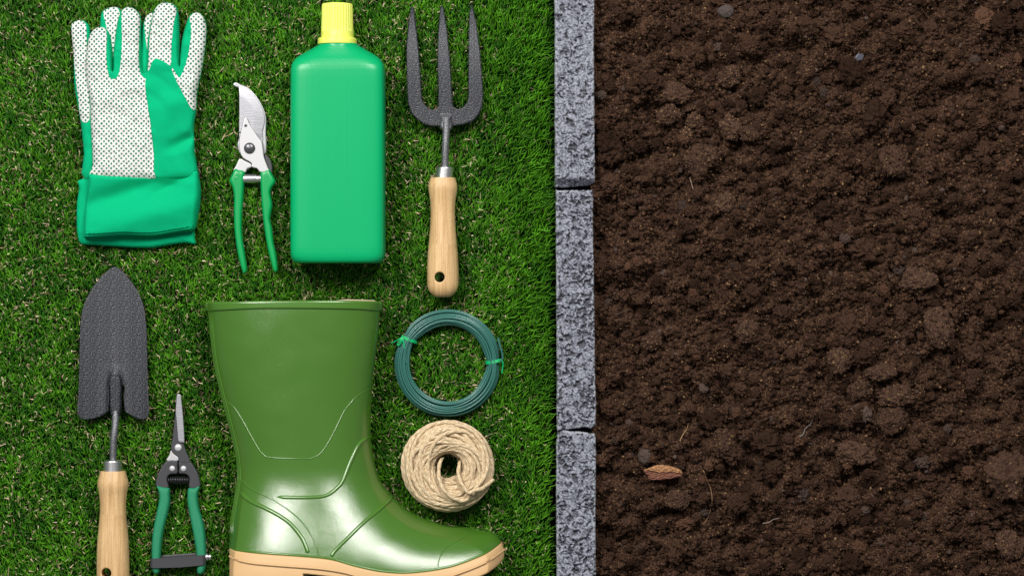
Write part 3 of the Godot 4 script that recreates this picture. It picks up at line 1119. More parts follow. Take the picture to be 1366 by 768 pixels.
# ------------------------------------------------------------------ the gloves
func build_gloves() -> void:
	# the glove below
	begin(180, 180, 0.02)
	var fold := noise(800, 0.022, 3)
	var crease := noise(801, 0.05, 2)
	var t := thing("garden_glove", "green glove with dotted palm mostly hidden beneath the other glove", "glove", "pair of gardening gloves")
	var under := curve([93, 36, 97, 28.5, 105, 26, 112, 28, 118, 36, 119.5, 60, 122, 90, 128, 96, 131, 70, 131.5, 40, 133, 18, 140, 11, 150, 8.5, 160, 13, 166, 40, 170, 80, 180, 84, 186, 60, 188, 34, 193, 23, 200, 16.5, 210, 18, 218, 40, 224, 80, 240, 120, 250, 160, 252, 200, 252, 236, 180, 240, 112, 240, 110, 205, 106, 165, 101, 136, 97, 111, 96, 70], 3)
	var bump := func(p: Vector2, level: float, up: float) -> Vector2:
		var e := round_edge(swell(under, p), 10.0)
		return Vector2(level + up * e + e * (0.0015 * fold.get_noise_2d(p.x, p.y) + 0.0006 * crease.get_noise_2d(p.x, p.y)), maxf(level - 0.004 * e, PRESSED - 0.002))
	var s := Shape.new()
	sheet(s, func(p): return inside_by(under, p), box_of(under), 1.1, func(p): return bump.call(p, 0.013, 0.0075))
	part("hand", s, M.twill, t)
	for plan in [[93.4, 36, 97, 29, 105, 26.4, 111, 29, 114, 36, 115, 60, 117, 100, 118.5, 130, 118.5, 160, 107, 160, 103.4, 131, 99.5, 100, 96.5, 70], [137, 16, 142, 11.5, 149, 9, 157, 12, 163, 40, 165, 80, 158, 86, 152, 80, 147, 65, 141, 34], [191.7, 27, 197, 18, 203, 17, 210, 22, 214, 60, 210, 84, 200, 84, 195, 60]]:
		var poly := curve(plan, 3)
		s = Shape.new()
		sheet(s, func(p): return inside_by(poly, p), box_of(poly), 1.0, func(p):
			var h: Vector2 = bump.call(p, 0.013, 0.0075)
			return Vector2(h.x + 0.0006, h.x - 0.001))
		part("finger_front", s, M.dotted, t)
	var cuff := curve([107.3, 238, 103.4, 251, 100.3, 271.6, 99.8, 293, 101, 312, 105.5, 324.7, 118, 326.4, 142.5, 328, 173.7, 330, 200, 330.6, 211, 329, 242.5, 324, 256, 325.5, 259.5, 324, 258, 312, 256, 270, 250, 238, 180, 234], 3)
	s = Shape.new()
	cushion(s, cuff, 0.0115, 0.0065, 0.0035, 8.0, 1.1, func(p): return 0.0015 * fold.get_noise_2d(p.x + 90, p.y))
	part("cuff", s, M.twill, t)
	lies(under)
	lies(cuff)

	# the glove on top, palm up
	begin(188, 165, 0.03)
	t = thing("garden_glove", "green glove with white dotted palm lying palm up on the other", "glove", "pair of gardening gloves")
	var hand := curve([112, 88, 113.6, 69, 116, 51.6, 120, 42, 127, 36, 134, 35, 141, 38.5, 145, 46, 148, 66, 148.8, 92, 149.2, 92, 149.2, 70, 151, 51.6, 155, 26.6, 160, 13, 168.5, 8.2, 177, 10.5, 183.5, 16.5, 186, 24, 186.4, 50, 188, 87, 191.5, 97, 193.5, 90, 194.2, 72, 195.8, 47, 201, 20, 205, 10, 210, 5, 217, 2, 225, 2.6, 232, 6.5, 236, 14, 237.6, 39, 237.9, 70, 238.1, 88, 239, 70, 241, 51.6, 245.6, 34, 251, 20.5, 257, 16, 264, 16, 270.6, 22.5, 274, 34, 273.4, 51.6, 271.4, 70, 267.5, 94, 263, 114, 261, 128, 260.3, 146, 257, 166, 257.4, 187.5, 258.5, 206, 260.5, 234, 230, 240, 180, 240, 119, 236, 121.5, 220, 120.3, 187.5, 119, 162.5, 118, 131, 114.5, 110], 3)
	var dips := [[249, 186, 26, 8, -0.45, -0.0105], [222, 150, 60, 16, -0.9, 0.0038], [226, 112, 26, 10, 0.3, -0.0022], [180, 118, 34, 7, -0.3, 0.0016], [168, 150, 36, 8, -0.6, -0.0014]]
	var shape_of := func(p: Vector2) -> Vector2:
		var e := round_edge(swell(hand, p), 11.0)
		var y := 0.0205 + 0.0098 * e + e * (0.0018 * fold.get_noise_2d(p.x * 1.1, p.y * 1.1) + 0.0008 * crease.get_noise_2d(p.x, p.y))
		for q in dips:
			var d := (p - Vector2(q[0], q[1])).rotated(-q[4])
			y += q[5] * exp(-d.x * d.x / (q[2] * q[2]) - d.y * d.y / (q[3] * q[3])) * e
		return Vector2(y, maxf(0.0205 - 0.006 * e, 0.014))
	s = Shape.new()
	sheet(s, func(p): return inside_by(hand, p), box_of(hand), 1.0, shape_of)
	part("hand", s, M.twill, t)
	var fronts := [
		["palm", [112.3, 88, 113.8, 69, 116.2, 51.6, 120.2, 42.4, 127, 36.4, 134, 35.4, 139.6, 39, 141.7, 50, 141, 66, 142, 87, 144.5, 101, 149, 105.5, 156, 103, 160, 88, 162, 55, 161.6, 31, 160.8, 16, 163.5, 11.4, 169, 8.6, 177, 10.9, 182.8, 17, 185.3, 24, 184.6, 47, 184.2, 70, 184.9, 88, 187, 98, 191, 104, 194, 105, 193.2, 110, 194, 123, 197, 144, 201, 170, 204, 201.6, 206.6, 237, 160, 238, 120, 236, 121.8, 220, 120.5, 187.5, 119.2, 162.5, 118.3, 131, 114.8, 110]],
		["finger_front", [196.6, 94, 198, 62.5, 199.5, 39, 203.4, 17, 209.7, 6, 216.7, 2.5, 225, 3.2, 231.4, 7.2, 234.4, 14, 231.6, 28, 228.6, 54.7, 227.8, 75, 227.5, 86, 224, 86.3, 206.6, 78, 200, 90, 197, 95]],
		["finger_front", [252.2, 23, 258, 16.6, 264, 16.4, 270.2, 23, 273.5, 34, 273, 51.6, 271, 70, 267.1, 94, 262.6, 114, 260.6, 128, 260, 144, 255.5, 146.5, 252, 140, 242.5, 122.5, 231, 100, 228.5, 90, 233, 96, 239, 104, 242.5, 98, 248.8, 81, 252.7, 62.5, 254.7, 39]]]
	for q in fronts:
		var poly := curve(q[1], 3)
		s = Shape.new()
		sheet(s, func(p): return inside_by(poly, p), box_of(poly), 1.0, func(p):
			var h: Vector2 = shape_of.call(p)
			return Vector2(h.x + 0.0007 * round_edge(inside_by(poly, p) + 0.2, 1.0), h.x - 0.001))
		part(q[0], s, M.dotted, t)
	# the plain thumb gusset, its edges turned under
	var gusset := curve([206.6, 78, 223.7, 86, 231.6, 100, 239, 118, 252, 141, 258, 147.5, 256.4, 166, 256.8, 187.5, 258, 206, 259.8, 233, 232, 237, 206.3, 236, 204.5, 201.6, 201.2, 170, 197.2, 144, 194.2, 123, 193.4, 109, 198.7, 92], 3)
	s = Shape.new()
	sheet(s, func(p): return inside_by(gusset, p), box_of(gusset), 1.0, func(p):
		var h: Vector2 = shape_of.call(p)
		return Vector2(h.x + 0.0011 * round_edge(inside_by(gusset, p) + 0.1, 1.6), h.x - 0.001))
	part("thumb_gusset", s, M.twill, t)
	var band := curve([116.7, 231, 140, 233, 180, 234.5, 205, 234, 232, 231, 260, 226.5, 263.6, 237, 265.8, 251, 265, 271.6, 262, 290, 257.6, 306.5, 244, 308.5, 231.6, 310.5, 206.6, 314.6, 185, 314.8, 164.4, 314, 134.7, 316, 112, 317.2, 110.2, 312, 111, 290, 113.6, 267, 116.5, 243], 3)
	var waves := [[165, 257, 70, 13, -0.30, -0.0120], [200, 288, 90, 18, -0.25, 0.0080], [222, 250, 34, 8, -0.5, -0.0075], [232, 240, 30, 6, 0.2, 0.0022]]
	var cuff_shape := func(p: Vector2) -> Vector2:
		var d := inside_by(band, p)
		var y := 0.0225 + 0.0095 * round_edge(d, 7.0) + 0.0012 * fold.get_noise_2d(p.x * 1.2, p.y * 1.2) * round_edge(d, 7.0)
		for q in waves:
			var w := (p - Vector2(q[0], q[1])).rotated(-q[4])
			y += q[5] * exp(-w.x * w.x / (q[2] * q[2]) - w.y * w.y / (q[3] * q[3])) * round_edge(d, 9.0)
		return Vector2(y, 0.0165)
	s = Shape.new()
	sheet(s, func(p): return inside_by(band, p), box_of(band), 1.0, cuff_shape)
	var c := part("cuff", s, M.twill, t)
	# the hem's row of stitches and the seam where the cuff joins the hand
	s = Shape.new()
	for line in [[113, 311.5, 134.7, 310.5, 164.4, 308.5, 185, 309.3, 206.6, 309, 231.6, 305, 256, 301], [113.6, 314.8, 134.7, 313.6, 164.4, 311.6, 185, 312.4, 206.6, 312.2, 231.6, 308, 257, 304.2]]:
		var row := curve(line, 8, false)
		for i in range(0, row.size() - 1):
			var a := row[i].lerp(row[i + 1], 0.1)
			var b := row[i].lerp(row[i + 1], 0.72)
			tube(s, PackedVector3Array([local(a, cuff_shape.call(a).x), local(a.lerp(b, 0.5), cuff_shape.call(a.lerp(b, 0.5)).x + 0.0004), local(b, cuff_shape.call(b).x)]), func(_k): return 0.00055, 5)
	var st := part("stitching", s, M.twill, c)
	st.set_meta("kind", "stuff")


# ------------------------------------------------------------------ hand tools with wooden handles
func turned_handle(t: Node3D, cx: float, profile: Array, hole: Vector2, level: float) -> void:
	# PROFILE: [y, half-width] down the handle
	var outline := PackedVector2Array()
	var back := PackedVector2Array()
	var flat := []
	for q in profile:
		flat.append_array([q[0], q[1]])
	var smooth := curve(flat, 5, false)
	for q in smooth:
		outline.append(Vector2(cx + q.y, q.x))
		back.append(Vector2(cx - q.y, q.x))
	back.reverse()
	outline.append_array(back)
	var width := func(y: float) -> float:
		for i in smooth.size() - 1:
			if y <= smooth[i + 1].x:
				return lerpf(smooth[i].y, smooth[i + 1].y, clampf((y - smooth[i].x) / maxf(smooth[i + 1].x - smooth[i].x, 1e-4), 0, 1))
		return smooth[smooth.size() - 1].y
	var s := Shape.new()
	sheet(s, func(p): return minf(inside_by(outline, p), p.distance_to(hole) - 6.8), box_of(outline), 0.8, func(p):
		var r: float = width.call(p.y)
		var h := 0.93 * unit * sqrt(maxf(r * r - (p.x - cx) * (p.x - cx), 0.0))
		h -= 0.0009 * (1.0 - round_edge(p.distance_to(hole) - 6.8, 1.6))
		return Vector2(level + maxf(h, 0.0), level - maxf(h, 0.0)))
	part("handle", s, M.wood, t)
	lies(outline)


func ferrule(t: Node3D, a: Vector2, b: Vector2, r0: float, r1: float, level: float) -> void:
	var rings := []
	for q in [[0.0, -3.0], [0.0, -0.9], [0.04, -0.25], [0.12, 0.0], [0.9, 0.0], [0.97, 0.15], [1.0, 0.1]]:
		var ring := PackedVector3Array()
		var r: float = (lerpf(r0, r1, q[0]) + q[1]) * unit
		for n in 48:
			ring.append(local(a.lerp(b, q[0]), level) + Vector3(cos(TAU * n / 48), sin(TAU * n / 48), 0) * r)
		rings.append(ring)
	var s := Shape.new()
	loft(s, rings)
	part("ferrule", s, M.ferrule, t)


func build_trowel() -> void:
	begin(150, 560, 0.024)
	var t := thing("garden_trowel", "hand trowel with dark grey blade and wooden handle", "trowel")
	var level := PRESSED + 0.016
	var blade := curve([150.6, 355.3, 162, 362.5, 174, 376.6, 183.8, 392, 190, 408, 193, 425, 194.4, 445, 195.2, 470, 196.4, 505, 197.4, 530, 198.2, 548, 196, 556.6, 190, 560, 179, 557.5, 166, 550, 164.5, 545, 163, 530, 162.6, 514, 144.6, 514, 144.2, 530, 143.2, 545, 141.4, 550, 127.5, 557.7, 113.4, 560, 105.4, 557, 102.4, 550, 103.2, 535, 104, 505, 104.5, 470, 105.3, 437.5, 108, 414, 115, 395, 126, 376.6, 138.4, 363], 3)
	var form := func(p: Vector2) -> Vector2:
		var x := (p.x - 150.4) / 45.0
		var down := clampf((p.y - 355.0) / 205.0, 0.0, 1.0)
		# dished blade: the edges rise; a pressed spine swells towards the tang
		var y := 0.0125 + 0.0075 * x * x * (0.5 + 0.5 * down) + 0.003 * down
		var spine := exp(-pow((p.x - 152.0) / (5.0 + 5.0 * down), 2.0)) * smoothstep(0.05, 0.72, down)
		y += 0.0065 * spine * pow(down, 2.5) + 0.0050 * exp(-pow((p.x - 152.3) / 8.5, 2.0)) * smoothstep(484.0, 512.0, p.y)
		var bevel := 0.0009 * (1.0 - round_edge(inside_by(blade, p), 1.3))
		return Vector2(y + 0.0012 - bevel, y - 0.0010)
	var s := Shape.new()
	sheet(s, func(p): return inside_by(blade, p), box_of(blade), 0.9, form)
	part("blade", s, M.hammered, t)
	lies(blade)
	# tang: a flattened bar out of the spine, then a bent rod into the ferrule
	s = Shape.new()
	var tang := curve([145.8, 505, 153.5, 500, 161, 505, 161.2, 530, 160.6, 548, 157.5, 556, 149.5, 556, 146.4, 548, 145.8, 530], 3)
	sheet(s, func(p): return inside_by(tang, p), box_of(tang), 0.8, func(p):
		var y := lerpf(0.0275, 0.0265, clampf((p.y - 500) / 55.0, 0, 1)) - 0.003 * 0.0
		return Vector2(y - 0.0028 * (1.0 - round_edge(inside_by(tang, p), 3.2)), y - 0.008))
	part("tang", s, M.hammered, t)
	s = Shape.new()
	var path := PackedVector3Array()
	for q in [[153.6, 545, 0.022], [153.6, 552, 0.023], [153.6, 560, 0.0242], [153.3, 568, 0.0255], [152.4, 577, 0.027], [151.4, 587, 0.027], [150.8, 600, 0.0262], [150.6, 611, 0.0255], [150.4, 620, 0.025]]:
		path.append(local(Vector2(q[0], q[1]), q[2]))
	tube(s, path, func(q): return unit * lerpf(5.4, 4.7, minf(1.0, q * 2.0)), 20)
	part("neck", s, M.neck, t)
	ferrule(t, Vector2(149.8, 614.2), Vector2(150.2, 628.4), 12.2, 12.6, level)
	turned_handle(t, 150.2, [[628, 16.6], [634, 18.4], [641, 20.2], [646, 20.7], [651, 20.2], [660, 18.4], [672, 17.4], [685, 17.6], [697, 18.4], [710, 19.8], [724, 21.0], [740, 21.6], [758, 21.8], [770, 21.6], [777, 20.4], [782, 18.0], [785.5, 14.0], [787, 9.0]], Vector2(143.7, 762.5), level)


func build_fork() -> void:
	begin(594, 200, 0.024)
	var t := thing("weeding_fork", "three pronged hand fork with dark grey tines and wooden handle", "garden fork")
	var level := PRESSED + 0.016
	var fork := points([549.3, 5.6, 551.2, 7.6, 555.8, 43, 558.6, 68.7, 560.7, 96, 562, 119, 563, 133, 566, 139, 572, 144.5, 577, 146, 581.6, 145, 584.3, 141.6, 584.2, 113, 583.4, 90, 583.3, 71.6, 584, 43, 586.6, 6.6, 588.6, 4, 590.8, 6.6, 595.9, 35.8, 600, 76, 602.5, 109, 603.6, 138, 605, 142, 607.4, 144.3, 611, 145, 616.8, 143, 622.6, 137.5, 624.5, 130, 624.5, 102, 624.6, 72, 624.9, 43, 626.3, 5, 628, 2.6, 630.2, 5, 636, 31.5, 641, 71.6, 643, 96, 644.7, 125, 644, 141.6, 639, 153, 630.8, 161.5, 619, 166, 605, 168.2, 586, 168.6, 575.7, 168.4, 566.3, 166, 557, 160, 548.8, 152, 544.2, 139, 543, 125, 542.2, 96, 541.7, 64.4, 544.3, 28.6, 547.2, 7])
	var s := Shape.new()
	sheet(s, func(p): return inside_by(fork, p), box_of(fork), 0.9, func(p):
		var k := clampf((168.0 - p.y) / 165.0, 0, 1)
		var y := 0.0235 - 0.017 * k * k + 0.012 * k * sin(k * PI)
		var d := inside_by(fork, p)
		return Vector2(y - 0.0014 * (1.0 - round_edge(d, 1.8)), y - 0.0034))
	part("tines", s, M.hammered, t)
	lies(fork)
	s = Shape.new()
	var boss := curve([586.6, 151.5, 594.5, 150.4, 602.4, 151.5, 601.8, 158, 603.6, 168, 600.5, 174, 590, 174, 586.2, 168, 587.8, 158], 3)
	sheet(s, func(p): return inside_by(boss, p), box_of(boss), 0.7, func(p):
		var y := 0.0235 + 0.0045 * smoothstep(150.0, 159.0, p.y) * round_edge(inside_by(boss, p), 4.0)
		return Vector2(y, 0.020))
	part("boss", s, M.neck, t)
	s = Shape.new()
	var path := PackedVector3Array()
	for q in [[595.2, 158, 0.0245], [595.4, 166, 0.0252], [595.3, 174, 0.0258], [594.8, 184, 0.0268], [594.2, 196, 0.0272], [593.8, 209, 0.0262], [593.6, 220, 0.0252], [593.4, 228, 0.025]]:
		path.append(local(Vector2(q[0], q[1]), q[2]))
	tube(s, path, func(q): return unit * lerpf(6.4, 4.9, minf(1.0, q * 3.0)), 20)
	part("neck", s, M.neck, t)
	ferrule(t, Vector2(593.4, 222.8), Vector2(592.2, 237.4), 11.2, 11.7, level)
	turned_handle(t, 590.6, [[237, 16.6], [242, 18.0], [247, 19.1], [252, 19.2], [260, 18.0], [270, 16.6], [282, 16.2], [296, 16.6], [310, 17.4], [326, 18.8], [342, 20.2], [358, 20.9], [374, 20.9], [382, 20.3], [387.5, 18.4], [392, 15.0], [395, 11.2], [396.2, 8.0]], Vector2(586.7, 369.6), level)


# ------------------------------------------------------------------ cutting tools
func build_pruner() -> void:
	begin(336, 240, 0.02)
	var t := thing("pruning_shears", "bypass pruning shears with curved steel blade and bright green handles", "pruning shears")
	var s := Shape.new()
	# the hooked counter blade, under the cutting blade
	var hook := curve([309.6, 112.4, 311.4, 109.6, 314.5, 109.3, 319, 111.6, 329, 115.8, 339, 125, 347.2, 137, 352.3, 148.7, 354.4, 160, 353.8, 176, 354.6, 190, 354, 203, 350, 206, 340, 208, 326, 208, 318, 203, 315.4, 192, 317.4, 184, 318.2, 160, 317.8, 140, 317.4, 118.5, 313.5, 115.6], 3)
	plate(s, hook, 0.0115, 0.0150, 1.0, 0.7)
	part("counter_blade", s, M.steel, t)
	lies(hook)
	s = Shape.new()
	var blade := curve([318.2, 113, 328.6, 117.2, 338, 126, 346, 138, 350.8, 149, 352.4, 160, 350.8, 170, 349.2, 176, 349.6, 190, 340, 204, 326, 204, 318.6, 192, 318.4, 150, 318.2, 125], 3)
	# its flat side, and the ground bevel along the outer curve
	var arc := curve([318.2, 126.5, 325, 130.5, 331.5, 136.5, 336, 144, 338.4, 153, 338.6, 163, 338, 176], 5, false)
	sheet(s, func(p): return inside_by(blade, p), box_of(blade), 0.7, func(p):
		var off := 1e9
		for q in arc:
			off = minf(off, p.distance_to(q))
		var out := 1.0 if inside_by(curve([318.2, 126.5, 331.5, 136.5, 338.4, 153, 338, 176, 300, 176, 300, 126], 1), p) < 0.0 else 0.0
		return Vector2(0.0172 - 0.0013 * out * clampf(off / 13.0, 0, 1) - 0.0004 * (1.0 - round_edge(inside_by(blade, p), 0.8)), 0.0152))
	part("cutting_blade", s, M.ground_steel, t)
	s = Shape.new()
	var cheek := curve([327.5, 156, 329.6, 158.4, 333.2, 167, 343, 181.7, 348.4, 189, 350, 197, 351.8, 210, 357, 224.2, 358, 229, 347, 229.5, 342.4, 224.6, 335.4, 222.6, 334.6, 217.2, 323.2, 210, 318.9, 198.6, 319, 186, 322.2, 170, 324.4, 160], 3)
	sheet(s, func(p): return minf(inside_by(cheek, p), p.distance_to(Vector2(327.5, 168)) - 2.2), box_of(cheek), 0.6, func(p):
		return Vector2(0.0205 - 0.0007 * (1.0 - round_edge(inside_by(cheek, p), 1.0)), 0.0174))
	part("pivot_plate", s, M.plate, t)
	s = Shape.new()
	plate(s, curve([318.9, 211.4, 326, 214.4, 334, 218.4, 334.6, 222.6, 329, 225, 325.6, 230, 311, 228, 314, 221], 3), 0.013, 0.0186, 0.9, 0.7)
	part("lower_tang", s, M.plate, t)
	s = Shape.new()
	plate(s, curve([353, 205, 357, 209, 360.6, 215, 362.4, 224, 361, 232, 356, 226, 352, 214], 3), 0.011, 0.0165, 1.0, 0.7)
	part("safety_catch", s, M.dark, t)
	s = Shape.new()
	dome(s, Vector2(332.5, 197.5), 0.0206, 7.5, 0.0032, 36)
	var bolt := part("pivot_bolt", s, M.bolt, t)
	s = Shape.new()
	dome(s, Vector2(332.5, 197.5), 0.0234, 2.2, 0.0008, 20)
	part("bolt_pin", s, M.bolt, bolt)
	for q in [[[312.4, 224.4, 318, 226.2, 325.6, 228, 325.2, 241, 324.2, 262, 322.4, 288, 322.6, 312, 325.6, 335, 328.8, 356, 328.4, 362, 326, 365, 322.6, 362.6, 318.6, 349, 314.6, 330, 311.6, 305, 310.8, 280, 311, 262, 308.8, 249.5, 304.8, 241, 308, 233], "left handle"], [[346.4, 228.4, 352, 227, 357.6, 223.8, 362, 231, 367, 241, 365.4, 246, 361.6, 252, 360.4, 258, 361.6, 265, 362.8, 274, 361.2, 284, 360, 293, 362.2, 303, 363.4, 314, 364.6, 324, 367.4, 336, 369.8, 352, 370, 360, 367.4, 363.2, 363.8, 360.6, 360, 348, 355.4, 328, 351.4, 303, 348.2, 275, 346.6, 250], "right handle"]]:
		s = Shape.new()
		var poly := curve(q[0], 3)
		cushion(s, poly, 0.0155, 0.0062, 0.0065, 3.6, 0.7)
		part("handle", s, M.grip, t)
		lies(poly)
	s = Shape.new()
	dome(s, Vector2(315, 237.5), 0.0210, 2.6, 0.0009, 20)
	part("rivet", s, M.grip, t)
	s = Shape.new()
	var tube_of := func(x0: float, x1: float, r: float) -> void:
		var rings := []
		for q in [[0.0, 0.85], [0.04, 1.0], [0.96, 1.0], [1.0, 0.85]]:
			var ring := PackedVector3Array()
			for n in 32:
				ring.append(local(Vector2(lerpf(x0, x1, q[0]), 238), 0.0155) + Vector3(0, sin(TAU * n / 32), cos(TAU * n / 32)) * r * q[1] * unit)
			rings.append(ring)
		loft(s, rings)
	tube_of.call(322.0, 341.5, 6.0)
	tube_of.call(340.0, 349.0, 5.2)
	part("spring_barrel", s, M.ferrule, t)


func build_snips() -> void:
	begin(238, 650, 0.02)
	var t := thing("garden_snips", "small garden snips with straight blades, dark body and dark green handles", "snips")
	var s := Shape.new()
	var back := curve([234.6, 527, 237.8, 526.2, 238.6, 532, 241.5, 560, 243.5, 588, 246.7, 600, 251.8, 612.5, 252, 617, 238.4, 616, 236.5, 609.7, 227.4, 601, 229.2, 585, 230.8, 570, 233, 549], 3)
	plate(s, back, 0.0150, 0.0184, 0.7, 0.7)
	part("blade", s, M.dark, t)
	lies(back)
	s = Shape.new()
	plate(s, curve([235.6, 526.6, 240.4, 526.6, 241.2, 532, 243.6, 556, 245.4, 588, 243, 589.8, 239, 589.6, 237, 587, 236, 575, 234.4, 556, 233.7, 550, 234.4, 538], 3), 0.0186, 0.0202, 0.6, 0.6)
	part("blade", s, M.ground_steel, t)
	s = Shape.new()
	plate(s, curve([227.2, 600.6, 231, 605.6, 236.6, 609.6, 237.4, 612, 235.2, 614.8, 221.6, 614.6, 225, 607], 3), 0.0150, 0.0178, 0.7, 0.6)
	part("blade_heel", s, M.plate, t)
	var halves := [[222, 614.4, 235.2, 614.6, 235.8, 622, 235.8, 631.5, 227.6, 632.4, 223.2, 635.2, 222, 641, 223.4, 651, 207.6, 650, 207.8, 638, 211.6, 628], [238.2, 615.2, 251.6, 614.8, 261, 627.6, 264.6, 636.8, 265.8, 650, 251.6, 651, 251.8, 639, 249.2, 634, 245, 632.2, 238, 631.6, 237.8, 624]]
	for q in halves:
		s = Shape.new()
		var poly := curve(q, 3)
		plate(s, poly, 0.0115, 0.0182, 1.6, 0.7)
		part("body_half", s, M.dark, t)
		lies(poly)
	for q in [[236.9, 597, 5.0, 0.0184], [229, 625, 4.0, 0.0182], [244, 625, 4.0, 0.0182]]:
		s = Shape.new()
		dome(s, Vector2(q[0], q[1]), q[3], q[2], 0.0017, 28)
		part("rivet", s, M.plate, t)
	# the coil spring between the halves
	s = Shape.new()
	var coil := PackedVector3Array()
	for i in 241:
		var k := i / 240.0
		var r := (3.4 + 1.4 * sin(k * PI)) * unit
		coil.append(local(Vector2(lerpf(223.5, 251.5, k), 641), 0.0150) + Vector3(0, sin(k * TAU * 12.0), cos(k * TAU * 12.0)) * r)
	tube(s, coil, func(_k): return 0.0009, 7)
	part("spring", s, M.black, t)
	for q in [[207.5, 647.6, 216, 649.4, 225, 651, 225.8, 660, 226, 670, 223.4, 684, 220, 697, 216.6, 712, 214.6, 727, 213.4, 748, 212.6, 761, 208.6, 766.2, 204, 764.4, 201.6, 757, 201, 735, 202.4, 711, 206.6, 688, 211, 666, 210.2, 656], [250, 651.4, 258, 650.6, 265.8, 648, 263.6, 658, 263.2, 666, 265.2, 679, 270, 695, 273, 713, 274.2, 738, 273.4, 756, 270.4, 764.4, 266, 766.4, 261.8, 763.4, 261.2, 744, 259.2, 727, 255, 704, 250.4, 680, 248.7, 665]]:
		s = Shape.new()
		var poly := curve(q, 3)
		cushion(s, poly, 0.0152, 0.0068, 0.0066, 4.4, 0.7)
		part("handle", s, M.foam, t)
		lies(poly)
	# the leather-like strap that keeps the handles shut: one run over them, one under
	s = Shape.new()
	sheet(s, func(p): return inside_by(points([199.6, 745.2, 204, 744.6, 240, 742, 270, 740, 273.6, 740.2, 273.6, 752.8, 270, 753.4, 240, 756.2, 204, 757.2, 200, 756.6]), p), Rect2(199, 739, 76, 20), 0.7, func(p):
		var bend := minf(minf(p.x - 199.4, 274.0 - p.x), 6.0) / 6.0
		return Vector2(0.0185 + 0.0050 * sqrt(maxf(0.0, 1.0 - (1.0 - bend) * (1.0 - bend))), 0.0125))
	part("strap", s, M.dark, t)
	s = Shape.new()
	plate(s, points([213, 741.4, 262, 738, 262, 743.4, 213, 746.6]), 0.0105, 0.0135, 0.7, 0.7)
	part("strap", s, M.dark, t)
	s = Shape.new()
	for q in [[273.4, 277.0, 4.9], [277.4, 280.8, 4.3]]:
		var rings := []
		for w in [[0.0, 0.8], [0.15, 1.0], [0.85, 1.0], [1.0, 0.75]]:
			var ring := PackedVector3Array()
			for n in 24:
				ring.append(local(Vector2(lerpf(q[0], q[1], w[0]), 743.2), 0.0165) + Vector3(0, sin(TAU * n / 24), cos(TAU * n / 24)) * q[2] * w[1] * unit)
			rings.append(ring)
		loft(s, rings)
	part("strap_screw", s, M.ferrule, t)


